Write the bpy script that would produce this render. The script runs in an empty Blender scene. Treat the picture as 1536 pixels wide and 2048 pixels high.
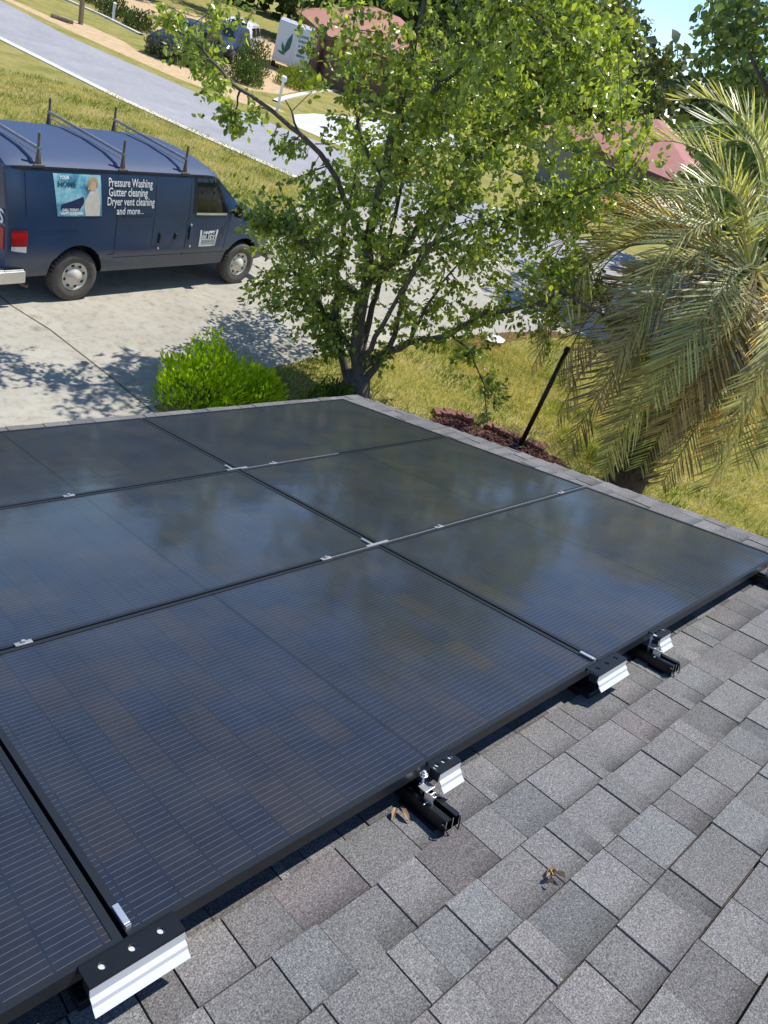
import bpy, math, random
import numpy as np
from mathutils import Vector, Matrix, noise
R=math.radians
random.seed(7); rng=np.random.default_rng(7)
sc=bpy.context.scene; col=sc.collection
# ------------------------------------------------------------ camera
H=5.045
cam_d=bpy.data.cameras.new('camera'); cam=bpy.data.objects.new('camera',cam_d); col.objects.link(cam); sc.camera=cam
CM=np.array([[0.7224081743572699,-0.1747492181919189,0.6690210313306395],[-0.6181258150292763,-0.5968538204644067,0.5115525327756767],[0.30991435335472406,-0.7830889015537286,-0.5391890817201979]])
q,_=np.linalg.qr(CM)
for k in range(3):
    if q[:,k]@CM[:,k]<0: q[:,k]*=-1
mw=Matrix.Identity(4)
for i in range(3):
    mw[i][0]=q[i,0]; mw[i][1]=-q[i,1]; mw[i][2]=-q[i,2]
mw[2][3]=H
cam.matrix_world=mw
cam_d.sensor_fit='HORIZONTAL'; cam_d.sensor_width=36; cam_d.lens=1474.9/1536*36
cam_d.clip_start=.05; cam_d.clip_end=3000
sc.render.resolution_x=768; sc.render.resolution_y=1024
# ------------------------------------------------------------ world, sun, exposure
SUN_EL=62; SUN_DIR=Vector((.99,.0,0)).normalized()   # horizontal direction towards the sun
az=math.atan2(SUN_DIR.x,SUN_DIR.y)
w=bpy.data.worlds.new("World"); sc.world=w; w.use_nodes=True
nt=w.node_tree; bg=nt.nodes['Background']
sky=nt.nodes.new('ShaderNodeTexSky'); sky.sky_type='NISHITA'; sky.sun_disc=False
sky.sun_elevation=R(SUN_EL); sky.sun_rotation=az; sky.dust_density=0; sky.air_density=.9; sky.ozone_density=4.5; sky.altitude=1500
nt.links.new(sky.outputs[0],bg.inputs[0]); bg.inputs[1].default_value=.15
sd=bpy.data.lights.new('sun','SUN'); sd.energy=4.2; sd.angle=R(.5); sd.color=(1,.955,.88)
sun=bpy.data.objects.new('sun',sd); col.objects.link(sun)
tosun=Vector((SUN_DIR.x*math.cos(R(SUN_EL)),SUN_DIR.y*math.cos(R(SUN_EL)),math.sin(R(SUN_EL))))
sun.rotation_euler=tosun.to_track_quat('Z','Y').to_euler(); sun.location=(20,-10,30)
vs=sc.view_settings; vs.view_transform='Standard'; vs.look='None'; vs.exposure=.38; vs.gamma=1; vs.use_curve_mapping=False
# ------------------------------------------------------------ helpers
def tag(o,label=None,cat=None,group=None,kind=None):
    if label: o['label']=label
    if cat: o['category']=cat
    if group: o['group']=group
    if kind: o['kind']=kind
    return o
def empty(name,loc=(0,0,0),rz=0,parent=None):
    o=bpy.data.objects.new(name,None); col.objects.link(o); o.location=loc; o.rotation_euler=(0,0,rz); o.empty_display_size=.2
    if parent: o.parent=parent
    return o
class MB:
    def __init__(s): s.v=[]; s.f=[]; s.m=[]; s.c=[]
    def face(s,pts,m=0,c=None):
        n=len(s.v); s.v.extend([tuple(p) for p in pts]); s.f.append(tuple(range(n,n+len(pts)))); s.m.append(m); s.c.append(c)
    def box(s,c,d,rot=None,m=0,col_=None,taper=1):
        x,y,z=[k/2 for k in d]; P=[]
        for sz in (-1,1):
            t=taper if sz>0 else 1
            for sx,sy in ((-1,-1),(1,-1),(1,1),(-1,1)): P.append(Vector((sx*x*t,sy*y*t,sz*z)))
        if rot is not None: P=[rot@p for p in P]
        P=[p+Vector(c) for p in P]; n=len(s.v); s.v.extend([tuple(p) for p in P])
        for f in ((3,2,1,0),(4,5,6,7),(0,1,5,4),(1,2,6,5),(2,3,7,6),(3,0,4,7)):
            s.f.append(tuple(n+i for i in f)); s.m.append(m); s.c.append(col_)
    def tube(s,pts,rad,n=8,m=0,caps=True,c=None):
        pts=[Vector(p) for p in pts]
        if not hasattr(rad,'__len__'): rad=[rad]*len(pts)
        rings=[]; prev=None
        for i,p in enumerate(pts):
            d=(pts[min(i+1,len(pts)-1)]-pts[max(i-1,0)]).normalized()
            a=prev if prev is not None else (Vector((0,0,1)) if abs(d.z)<.9 else Vector((1,0,0)))
            u=(a-d*a.dot(d)); u=u.normalized() if u.length>1e-6 else d.orthogonal().normalized(); prev=u; v=d.cross(u); b=len(s.v)
            for k in range(n):
                t=2*math.pi*k/n; s.v.append(tuple(p+(u*math.cos(t)+v*math.sin(t))*rad[i]))
            rings.append(b)
        for a,b in zip(rings,rings[1:]):
            for k in range(n): s.f.append((a+k,a+(k+1)%n,b+(k+1)%n,b+k)); s.m.append(m); s.c.append(c)
        if caps:
            s.f.append(tuple(rings[0]+k for k in range(n))[::-1]); s.m.append(m); s.c.append(c)
            s.f.append(tuple(rings[-1]+k for k in range(n))); s.m.append(m); s.c.append(c)
    def lathe(s,prof,c,axis='Y',n=32,m=0):
        # prof: list of (r, a) with a along axis
        rings=[]
        for r,a in prof:
            b=len(s.v)
            for k in range(n):
                t=2*math.pi*k/n; x=r*math.cos(t); z=r*math.sin(t)
                p=(x,a,z) if axis=='Y' else (x,z,a)
                s.v.append((c[0]+p[0],c[1]+p[1],c[2]+p[2]))
            rings.append(b)
        for a,b in zip(rings,rings[1:]):
            for k in range(n): s.f.append((a+k,b+k,b+(k+1)%n,a+(k+1)%n)); s.m.append(m); s.c.append(None)
    def build(s,name,mats,parent=None,smooth=False,bevel=0,loc=None):
        me=bpy.data.meshes.new(name); me.from_pydata(s.v,[],s.f)
        if not isinstance(mats,(list,tuple)): mats=[mats]
        for mt in mats: me.materials.append(mt)
        if len(mats)>1: me.polygons.foreach_set('material_index',s.m)
        if any(c is not None for c in s.c):
            ca=me.color_attributes.new('tint','FLOAT_COLOR','CORNER'); buf=[]
            for f,c in zip(s.f,s.c):
                c=c if c is not None else (1,1,1)
                buf.extend([c[0],c[1],c[2],1]*len(f))
            ca.data.foreach_set('color',buf)
        if smooth: me.polygons.foreach_set('use_smooth',[True]*len(s.f))
        me.update()
        o=bpy.data.objects.new(name,me); col.objects.link(o)
        if parent: o.parent=parent
        if loc: o.location=loc
        if bevel:
            b=o.modifiers.new('bevel','BEVEL'); b.width=bevel; b.segments=2; b.limit_method='ANGLE'
        return o
def copy_tree(o,parent=None):
    c=o.copy(); col.objects.link(c); c.parent=parent
    for ch in [k for k in list(bpy.data.objects) if k.parent==o]: copy_tree(ch,c)
    return c
def hexlin(r,g,b): return tuple(((c/255)/12.92 if c<=10 else ((c/255+.055)/1.055)**2.4) for c in (r,g,b))+(1,)
class NT:
    def __init__(s,name):
        s.m=bpy.data.materials.new(name); s.m.use_nodes=True; s.t=s.m.node_tree; s.b=s.t.nodes['Principled BSDF']; s.out=s.t.nodes['Material Output']
    def n(s,ty,**kw):
        nd=s.t.nodes.new(ty)
        for k,v in kw.items(): setattr(nd,k,v)
        return nd
    def l(s,a,b): s.t.links.new(a,b)
    def val(s,x,inp):
        if isinstance(x,(int,float)): inp.default_value=x
        elif isinstance(x,(tuple,list)): inp.default_value=x
        else: s.l(x,inp)
    def math(s,op,a,b=0,c=0):
        nd=s.n('ShaderNodeMath',operation=op); s.val(a,nd.inputs[0]); s.val(b,nd.inputs[1]); s.val(c,nd.inputs[2]); return nd.outputs[0]
    def mix(s,f,a,b,mode='MIX'):
        nd=s.n('ShaderNodeMix',data_type='RGBA',blend_type=mode); s.val(f,nd.inputs[0]); s.val(a,nd.inputs[6]); s.val(b,nd.inputs[7]); return nd.outputs[2]
    def coord(s,kind='Object'): return s.n('ShaderNodeTexCoord').outputs[kind]
    def noise(s,scale,detail=4,rough=.6,vec=None,dist=0):
        nd=s.n('ShaderNodeTexNoise'); nd.inputs['Scale'].default_value=scale; nd.inputs['Detail'].default_value=detail; nd.inputs['Roughness'].default_value=rough; nd.inputs['Distortion'].default_value=dist
        s.l(vec if vec is not None else s.coord(),nd.inputs['Vector']); return nd.outputs[0]
    def ramp(s,f,stops):
        nd=s.n('ShaderNodeValToRGB'); e=nd.color_ramp.elements
        while len(e)<len(stops): e.new(.5)
        for k,(p,c) in enumerate(stops): e[k].position=p; e[k].color=c if len(c)==4 else (*c,1)
        s.l(f,nd.inputs[0]); return nd.outputs[0]
    def bump(s,h,strength=.3,dist=.01):
        nd=s.n('ShaderNodeBump'); nd.inputs['Strength'].default_value=strength; nd.inputs['Distance'].default_value=dist; s.l(h,nd.inputs['Height']); s.l(nd.outputs[0],s.b.inputs['Normal']); return nd
    def set(s,**kw):
        for k,v in kw.items(): s.val(v,s.b.inputs[k.replace('_',' ')])
        return s
def simple(name,c,rough=.5,metal=0,var=.12,scale=8,bump=0,**kw):
    t=NT(name); nz=t.noise(scale,5)
    f=t.ramp(nz,[(.25,(1-var,)*3),(.75,(1+var*.6,)*3)])
    t.set(Base_Color=t.mix(1,(*c,1),f,'MULTIPLY'),Roughness=rough,Metallic=metal)
    if bump: t.bump(t.noise(scale*6,4),bump,.01)
    t.set(**kw); return t.m
# ------------------------------------------------------------ materials
def m_grass():
    t=NT('lawn'); c=t.coord()
    a=t.noise(.9,6,.7,c); b=t.noise(14,5,.75,c); d=t.noise(90,3,.8,c)
    base=t.ramp(a,[(.30,(.20,.22,.055)),(.45,(.32,.30,.09)),(.58,(.42,.36,.14)),(.70,(.46,.35,.18))])
    k=t.ramp(b,[(.25,(.55,.62,.4)),(.55,(1,1,1)),(.8,(1.25,1.2,1.1))])
    k2=t.ramp(d,[(.3,(.6,.6,.6)),(.7,(1.25,1.25,1.25))])
    t.set(Base_Color=t.mix(1,t.mix(1,base,k,'MULTIPLY'),k2,'MULTIPLY'),Roughness=.95); t.b.inputs['Specular IOR Level'].default_value=.1
    t.bump(d,.6,.04); return t.m
def m_asphalt():
    t=NT('worn_asphalt'); a=t.noise(.5,5); d=t.noise(160,3,.8); e=t.noise(4,6,.7)
    base=t.ramp(a,[(.3,(.30,.30,.32)),(.7,(.38,.38,.40))])
    k=t.ramp(d,[(.3,(.75,.75,.75)),(.7,(1.2,1.2,1.2))]); k2=t.ramp(e,[(.3,(.9,.9,.9)),(.7,(1.05,1.05,1.05))])
    t.set(Base_Color=t.mix(1,t.mix(1,base,k,'MULTIPLY'),k2,'MULTIPLY'),Roughness=.9); t.bump(d,.4,.01); return t.m
def m_concrete(name='driveway_concrete',b0=(.40,.375,.32),b1=(.54,.515,.45)):
    t=NT(name); c=t.coord(); a=t.noise(.7,7,.65,c); e=t.noise(6,6,.75,c); d=t.noise(120,3,.8,c)
    base=t.ramp(a,[(.28,b0),(.7,b1)])
    k=t.ramp(e,[(.28,(.62,.60,.56)),(.5,(1,1,1)),(.8,(1.06,1.06,1.06))]); k2=t.ramp(d,[(.3,(.86,.86,.86)),(.7,(1.08,1.08,1.08))])
    mt=t.mix(1,t.mix(1,base,k,'MULTIPLY'),k2,'MULTIPLY')
    v=t.n('ShaderNodeTexVoronoi'); v.inputs['Scale'].default_value=1.3; t.l(c,v.inputs['Vector'])
    oil=t.ramp(t.math('MULTIPLY_ADD',t.noise(3,5,.7,c),.5,v.outputs['Distance']),[(.25,(.68,.64,.58)),(.42,(1,1,1))])
    t.set(Base_Color=t.mix(.8,mt,oil,'MULTIPLY'),Roughness=.9); t.bump(d,.3,.006); return t.m
def m_attr(name,rough=.6,transl=0,spec=.3,var=.15,nscale=3,gran=False):
    t=NT(name); at=t.n('ShaderNodeAttribute',attribute_name='tint')
    nz=t.noise(nscale,3); f=t.ramp(nz,[(.3,(1-var,)*3),(.7,(1+var,)*3)])
    colr=t.mix(1,at.outputs[0],f,'MULTIPLY')
    if gran:
        g=t.noise(260,2,.9); g2=t.noise(95,3,.8); g3=t.noise(1.1,4,.6)
        colr=t.mix(1,colr,t.ramp(g,[(.33,(.45,)*3),(.5,(1,)*3),(.66,(1.8,)*3)]),'MULTIPLY')
        colr=t.mix(1,colr,t.ramp(g2,[(.3,(.8,)*3),(.7,(1.2,)*3)]),'MULTIPLY')
        colr=t.mix(1,colr,t.ramp(g3,[(.3,(.88,.89,.92)),(.7,(1.08,1.06,1.03))]),'MULTIPLY')
        t.bump(t.math('ADD',g,g2),.55,.003)
    t.set(Base_Color=colr,Roughness=rough); t.b.inputs['Specular IOR Level'].default_value=spec
    if transl:
        tr=t.n('ShaderNodeBsdfTranslucent'); t.l(t.mix(1,colr,(1.5,1.6,.55,1),'MULTIPLY'),tr.inputs[0])
        mx=t.n('ShaderNodeMixShader'); mx.inputs[0].default_value=transl; t.l(t.b.outputs[0],mx.inputs[1]); t.l(tr.outputs[0],mx.inputs[2]); t.l(mx.outputs[0],t.out.inputs[0])
    return t.m
def m_panel():
    t=NT('solar_cells'); c=t.coord(); sp=t.n('ShaderNodeSeparateXYZ'); t.l(c,sp.inputs[0]); x,y=sp.outputs[0],sp.outputs[1]
    cx=t.math('DIVIDE',t.math('SUBTRACT',x,.033),.092); cy=t.math('DIVIDE',t.math('SUBTRACT',y,.021),.182)
    fx=t.math('FLOOR',cx); fy=t.math('FLOOR',cy)
    cb=t.n('ShaderNodeCombineXYZ'); t.l(t.math('MULTIPLY',fx,1.0),cb.inputs[0]); t.l(t.math('MULTIPLY',fy,1.37),cb.inputs[1])
    oi=t.n('ShaderNodeObjectInfo'); t.l(t.math('MULTIPLY',oi.outputs['Random'],50),cb.inputs[2])
    wn=t.n('ShaderNodeTexWhiteNoise',noise_dimensions='3D'); t.l(cb.outputs[0],wn.inputs['Vector'])
    cell=t.ramp(wn.outputs['Value'],[(0,(.004,.008,.022)),(.35,(.006,.009,.019)),(.65,(.009,.010,.016)),(.88,(.013,.011,.014)),(1,(.017,.013,.013))])
    # wires running the long way
    py=t.math('FRACT',t.math('DIVIDE',t.math('SUBTRACT',y,.012),.0182)); dy=t.math('ABSOLUTE',t.math('SUBTRACT',py,.5))
    wire=t.math('LESS_THAN',dy,.030)
    # gaps between cells
    gy=t.math('ABSOLUTE',t.math('SUBTRACT',t.math('FRACT',cy),.5)); gx=t.math('ABSOLUTE',t.math('SUBTRACT',t.math('FRACT',cx),.5))
    gap=t.math('MAXIMUM',t.math('GREATER_THAN',gy,.492),t.math('MULTIPLY',t.math('GREATER_THAN',gx,.487),.55))
    dash=t.math('MULTIPLY',wire,t.math('LESS_THAN',gx,.47))
    k=t.mix(gap,cell,(.005,.006,.009,1)); k=t.mix(t.math('MULTIPLY',dash,.8),k,(.15,.125,.11,1))
    mid=t.math('LESS_THAN',t.math('ABSOLUTE',t.math('SUBTRACT',x,.861)),.006); k=t.mix(mid,k,(.003,.003,.004,1))
    dust=t.ramp(t.noise(3,6,.7,c),[(.35,(0,)*3),(.8,(.022,.022,.02))]); k=t.mix(1,k,dust,'ADD')
    t.set(Base_Color=k,Roughness=.42,IOR=1.45,Coat_Weight=.85,Coat_Roughness=.09,Coat_IOR=1.42)
    b=t.n('ShaderNodeBump'); b.inputs['Strength'].default_value=.03; b.inputs['Distance'].default_value=.02; t.l(t.noise(7,2,.5,c),b.inputs['Height']); t.l(b.outputs[0],t.b.inputs['Coat Normal'])
    return t.m
def m_brick(name,c1,c2,mortar):
    t=NT(name); b=t.n('ShaderNodeTexBrick'); b.inputs['Color1'].default_value=(*c1,1); b.inputs['Color2'].default_value=(*c2,1); b.inputs['Mortar'].default_value=(*mortar,1)
    b.inputs['Scale'].default_value=4.2; b.inputs['Mortar Size'].default_value=.02
    mp=t.n('ShaderNodeMapping'); mp.inputs['Rotation'].default_value=(R(90),0,0); t.l(t.coord(),mp.inputs[0]); t.l(mp.outputs[0],b.inputs['Vector'])
    t.set(Base_Color=b.outputs[0],Roughness=.9); return t.m
def m_roof(name,c):
    t=NT(name); a=t.noise(2,4); b=t.noise(30,3,.8)
    k=t.mix(1,(*c,1),t.ramp(b,[(.3,(.75,)*3),(.7,(1.2,)*3)]),'MULTIPLY'); k=t.mix(1,k,t.ramp(a,[(.3,(.88,)*3),(.7,(1.08,)*3)]),'MULTIPLY')
    t.set(Base_Color=k,Roughness=.95); wv=t.n('ShaderNodeTexWave',bands_direction='Z'); wv.inputs['Scale'].default_value=6; t.l(t.coord(),wv.inputs[0]); t.bump(wv.outputs[0],.3,.03); return t.m
def m_paint(name,c,dirt=True):
    t=NT(name); co=t.coord(); sp=t.n('ShaderNodeSeparateXYZ'); t.l(co,sp.inputs[0])
    nz=t.noise(2.2,6,.7,co); k=t.mix(1,(*c,1),t.ramp(nz,[(.3,(.86,)*3),(.7,(1.1,)*3)]),'MULTIPLY')
    rg=.32
    if dirt:
        hgt=t.math('SUBTRACT',1.0,t.math('MULTIPLY',t.math('SUBTRACT',sp.outputs[2],.38),2.6)); d=t.math('MULTIPLY',t.math('MAXIMUM',hgt,0),t.math('MULTIPLY',t.noise(9,6,.8,co),1.25))
        d=t.math('MINIMUM',d,.85); k=t.mix(d,k,(.16,.145,.12,1))
        chalk=t.math('MULTIPLY',t.math('GREATER_THAN',sp.outputs[2],1.926),.45); k=t.mix(chalk,k,(.060,.090,.175,1))
        rg=t.math('ADD',t.math('MULTIPLY_ADD',d,.5,.30),t.math('MULTIPLY',chalk,.75))
    t.set(Base_Color=k,Roughness=rg,Coat_Weight=t.math('MULTIPLY_ADD',t.math('GREATER_THAN',sp.outputs[2],1.926),-.35,.35) if dirt else .35,Coat_Roughness=.18); t.bump(t.noise(1.6,2,.5,co),.05,.05); return t.m
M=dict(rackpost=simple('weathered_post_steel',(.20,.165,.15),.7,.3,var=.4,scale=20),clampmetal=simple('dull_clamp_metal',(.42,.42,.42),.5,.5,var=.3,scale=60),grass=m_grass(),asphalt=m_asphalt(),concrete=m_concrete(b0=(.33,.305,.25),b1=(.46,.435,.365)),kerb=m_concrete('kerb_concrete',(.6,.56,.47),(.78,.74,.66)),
 white_drive=m_concrete('pale_concrete',(.56,.56,.55),(.66,.66,.66)),
 sand=simple('sandy_soil',(.58,.42,.24),.95,var=.3,scale=3,bump=.4),mulch=simple('red_mulch',(.15,.065,.05),.95,var=.45,scale=22,bump=.8),
 shingle=m_attr('asphalt_shingle_granules',.95,spec=.15,var=.06,gran=True),
 leaf=m_attr('glossy_leaf',.30,.40,.6,.2,2.5),leaf_lime=m_attr('lime_leaf',.45,.5,.3,.2,6),leaf_far=m_attr('distant_leaf',.6,.25,.25,.15,.6),
 frond=m_attr('palm_leaflet',.42,.22,.45,.12,5),grassblade=m_attr('grass_blade',.7,.3,.2,.2,1),
 bark=simple('grey_bark',(.14,.12,.10),.9,var=.5,scale=14,bump=.9),palmbark=simple('fibrous_palm_bark',(.12,.085,.055),.95,var=.5,scale=16,bump=1),
 panel=m_panel(),frame=simple('black_anodised_frame',(.022,.025,.03),.38,.3,var=.1),
 alu=simple('bright_aluminium',(.72,.73,.74),.34,.75,var=.08,scale=20),white_alu=simple('mill_finish_rail',(.68,.69,.70),.42,.15,var=.05,scale=10),
 black=simple('black_coating',(.012,.012,.014),.5,0,var=.1),blackshine=simple('black_rail',(.016,.018,.02),.35,.4,var=.2),
 van=m_paint('faded_navy_paint',(.019,.047,.118)),darkcar=m_paint('dark_blue_paint',(.02,.03,.07),False),whitecar=m_paint('white_paint',(.75,.76,.78),False),
 glass=NT('tinted_glass').set(Base_Color=(.012,.016,.016,1),Roughness=.06,IOR=1.52).m,
 tyre=simple('grey_rubber',(.11,.10,.09),.85,var=.3,scale=12),rim=simple('painted_steel_rim',(.70,.66,.57),.45,.25,var=.2,scale=10),
 chrome=simple('dull_chrome',(.72,.70,.66),.3,.7,var=.15,scale=6),steel=simple('weathered_rack_steel',(.38,.36,.36),.5,.5,var=.35,scale=14),rust=simple('rusty_steel',(.26,.16,.12),.8,.2,var=.4,scale=20),
 red=simple('red_lens',(.42,.008,.012),.2,0,var=.1),clear=simple('clear_lens',(.75,.72,.7),.2,0,var=.1),
 white=simple('white_lettering',(.85,.87,.9),.5,0,var=.03),brick=m_brick('brown_brick',(.16,.075,.05),(.22,.11,.07),(.3,.25,.2)),
 pinkroof=m_roof('salmon_shingle',(.50,.24,.18)),pinkroof2=m_roof('pink_shingle',(.46,.215,.18)),fascia=simple('brown_fascia',(.16,.09,.055),.7,0,var=.2),
 soffit=simple('white_vinyl',(.7,.7,.68),.6,0,var=.05),siding=simple('beige_siding',(.3,.27,.22),.8,0,var=.08,scale=3),
 drip=simple('pale_drip_edge',(.42,.43,.42),.4,.3,var=.1),wood=simple('weathered_wood',(.26,.2,.13),.85,0,var=.35,scale=10,bump=.4),
 whitebox=simple('white_panel_paint',(.74,.78,.8),.45,0,var=.05,scale=2),greylid=simple('grey_trailer_roof',(.45,.45,.5),.6,0,var=.1),
 green=simple('green_lettering',(.03,.14,.11),.5,0,var=.1),darkteal=simple('dark_teal_print',(.02,.09,.13),.5,0,var=.05),
 deadleaf=simple('dry_leaf',(.42,.30,.17),.8,0,var=.4,scale=60),brickred=simple('red_garden_brick',(.24,.105,.08),.9,0,var=.4,scale=18,bump=.5))
# ------------------------------------------------------------ ground, road, driveway
def sheet(name,pts,z,mat,kind='structure',sub=0):
    m=MB(); m.face([(x,y,z) for x,y in pts]); o=m.build(name,mat); tag(o,kind=kind); return o
g=MB(); S=900
g.face([(-S,-S,0),(S,-S,0),(S,S,0),(-S,S,0)]); tag(g.build('ground',M['grass']),kind='structure')
near=[(4.5,58),(8.3,40.5),(10.4,31.2),(12.25,25.5),(14.0,21.9),(15.3,19.4)]
far=[(9.5,60),(12.9,42),(14.3,35.1),(17.0,29.6),(19.3,26.0)]
road=near+[(20.5,12.5),(27,6),(40,-6),(90,-50),(95,-44),(46,2),(33,13.5),(25.5,20)]+far[::-1]
sheet('road',road,.004,M['asphalt'])
def ribbon(name,line,wd,z,h,mat):
    m=MB()
    L=[]; Rr=[]
    for i,p in enumerate(line):
        a=Vector(line[max(i-1,0)]); b=Vector(line[min(i+1,len(line)-1)]); d=(b-a).normalized(); n=Vector((-d.y,d.x))*wd/2; L.append(Vector(p)+n); Rr.append(Vector(p)-n)
    for i in range(len(line)-1):
        a,b,c,d=L[i],L[i+1],Rr[i+1],Rr[i]
        m.face([(a.x,a.y,z+h),(d.x,d.y,z+h),(c.x,c.y,z+h),(b.x,b.y,z+h)]); m.face([(a.x,a.y,0),(a.x,a.y,z+h),(b.x,b.y,z+h),(b.x,b.y,0)]); m.face([(d.x,d.y,0),(c.x,c.y,0),(c.x,c.y,z+h),(d.x,d.y,z+h)])
    return tag(m.build(name,mat),kind='structure')
ribbon('kerb',[(x-.12,y-.05) for x,y in near],.34,0,.03,M['kerb'])
ribbon('kerb',[(14.9,56.5),(18.6,46.5),(19.6,44.4),(20.3,41.1)],.28,0,.08,M['kerb'])
ribbon('kerb',[(22.3,31.6),(24.2,33.4),(29,37.6),(33,40.5)],.3,0,.06,M['kerb'])
sheet('driveway',[(-6,3.2),(4.45,3.2),(4.5,7.6),(6.2,8.2),(8.3,8.75),(10.7,8.95),(13,9.3),(16,9.4),(19,8.4),(23,6.5),(26,7.2),(20.6,12.6),(15.35,19.4),(13.6,17.2),(11.2,14.6),(8.5,13.9),(-6,13.6)],.008,M['concrete'])
# expansion joints in the driveway
for ln in ([(4.47,7.3),(4.25,8.5),(3.99,9.74),(3.72,10.5),(3.3,13.6)],[(9.6,9.0),(8.9,13.9)],):
    m=MB()
    for a,b in zip(ln,ln[1:]):
        d=(Vector(b)-Vector(a)).normalized(); n=Vector((-d.y,d.x))*.012
        m.face([(a[0]-n.x,a[1]-n.y,.012),(b[0]-n.x,b[1]-n.y,.012),(b[0]+n.x,b[1]+n.y,.012),(a[0]+n.x,a[1]+n.y,.012)])
    tag(m.build('driveway_joint',simple('joint_filler',(.13,.12,.06),.95,var=.5,scale=9)),kind='structure')
sheet('sidewalk',[(20.3,27.2),(22.0,29.6),(24.0,30.9),(30,33.5),(37,36.5),(38.5,33),(31,29.2),(24.8,25.4),(22.2,23.2)],.008,M['white_drive'])
sheet('sand_path',[(12.9,42.6),(15.0,36.6),(17.2,31.8),(19.2,29.4),(21.6,29.6),(20.8,31.6),(19.3,35.6),(16.2,37.0),(14.0,41.5)],.003,M['sand'])
sheet('dirt_yard',[(20.8,41.5),(21.8,33.0),(24.2,33.9),(29.5,38.6),(33,41.5),(40,60),(24,60),(21,46)],.003,M['sand'])
bed=[(8.9,6.6),(9.35,6.55),(9.75,6.15),(10.25,5.5),(10.5,5.0),(10.3,4.3),(9.0,4.0),(8.0,4.2),(7.9,6.0)]
sheet('mulch_bed',bed,.006,M['mulch'])
sheet('mulch_edge',[(11.6,8.95),(12.6,9.22),(14.2,9.42),(16.2,9.4),(16.2,9.12),(14.4,9.08),(12.8,8.85),(11.8,8.65)],.010,M['mulch'])
# ------------------------------------------------------------ our roof
AL=0.30611; RO=Vector((.45646,.54338,3.47303)); ca,sa=math.cos(AL),math.sin(AL)
def RP(s,t,h=0): return RO+Vector((s,0,0))+Vector((0,ca,-sa))*t+Vector((0,sa,ca))*h
RROT=Matrix(((1,0,0),(0,ca,sa),(0,-sa,ca)))      # roof axes -> world
HR=-.122
house=empty('house',(0,0,0)); tag(house,'house under the camera with grey asphalt shingle roof carrying the solar array','house')
m=MB()
S0,S1,T0,T1=-7.0,4.03,-4.2,3.88
def rbox(m,s0,s1,t0,t1,h0,h1,mi=0,c=None,h1b=None):
    if h1b is None: h1b=h1
    P=[RP(s0,t0,h0),RP(s1,t0,h0),RP(s1,t1,h0),RP(s0,t1,h0),RP(s0,t0,h1),RP(s1,t0,h1),RP(s1,t1,h1b),RP(s0,t1,h1b)]
    n=len(m.v); m.v.extend([tuple(p) for p in P])
    for f in ((3,2,1,0),(4,5,6,7),(0,1,5,4),(1,2,6,5),(2,3,7,6),(3,0,4,7)): m.f.append(tuple(n+i for i in f)); m.m.append(mi); m.c.append(c)
rbox(m,S0,S1-.01,T0,T1-.01,HR-.06,HR-.012); deck=m.build('roof_deck',M['fascia'],house)
EXP=.1433; k=0; t=T1; rs=random.Random(3); m=MB()
flip=[1]
def scol(dark=0):
    flip[0]=-flip[0]; b=.176*(1+flip[0]*rs.uniform(.01,.13)); r=rs.random()
    c=[b*1.02,b*1.0,b*.985]
    if r<.16: c=[b*1.03,b*.99,b*.98]
    elif r<.34: c=[b*.985,b*1.0,b*.995]
    elif r<.37: c=[b*1.04,b*.94,b*.94]
    elif r<.40: c=[b*.98,b*.98,b*1.0]
    if rs.random()<.16: c=[x*.84 for x in c]
    return c
while t>T0:
    t0=t-EXP; s=S0-rs.uniform(0,.2); course=rs.uniform(-.0015,.0015); 
    while s<S1:
        wd=rs.choice([.08,.11,.13,.15,.17,.19])*rs.uniform(.92,1.08); e=min(s+wd,S1)
        if e-s>.004 and e>S0:
            c=scol(); tooth=.0035 if rs.random()<.55 else 0; gp=rs.choice([.0028,.0035,.0045])
            hb=HR+.009+tooth+course+rs.uniform(-.0006,.0006)
            tj=rs.uniform(-.002,.002)
            if rs.random()<.82:
                # printed darker blend band plus painted seam shadow across the upper part of the exposure
                band=rs.uniform(.22,.5)*EXP; sa_=s if rs.random()<.55 else s+(e-s)*rs.uniform(.2,.5); dk=rs.uniform(.56,.78)
                rbox(m,s,e-gp,t0+.0015,t-.0045+tj,HR-.012,HR+.001+tooth,0,c,hb)
                cd=[x*dk for x in c]
                f0=HR+.001+tooth+.0006; f1=f0+(hb-HR-.001-tooth)*band/EXP
                steps=6
                for q_ in range(steps):
                    a0=t0+.0015+band*q_/steps; a1=t0+.0015+band*(q_+1)/steps; kk=dk+(1-dk)*q_/steps; hh0=f0+(f1-f0)*q_/steps; hh1=f0+(f1-f0)*(q_+1)/steps
                    m.face([RP(max(s,sa_)+.001,a0,hh0),RP(e-gp,a0,hh0),RP(e-gp,a1,hh1),RP(max(s,sa_)+.001,a1,hh1)],0,[x*kk for x in c])
            else:
                rbox(m,s,e-gp,t0+.0015,t-.0045+tj,HR-.012,HR+.001+tooth,0,c,hb)
        s+=wd
    t-=EXP
sh=m.build('shingles',M['shingle'],house)
m=MB(); rbox(m,S0,S1+.012,T1-.002,T1+.012,HR-.075,HR+.004); rbox(m,S0,S1+.02,T1+.014,T1+.07,HR-.14,HR-.05) ; m.build('gutter',M['drip'],house)
m=MB(); rbox(m,S1+.002,S1+.014,T0,T1-.003,HR-.19,HR-.002); m.build('rake_board',M['soffit'],house)
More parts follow.
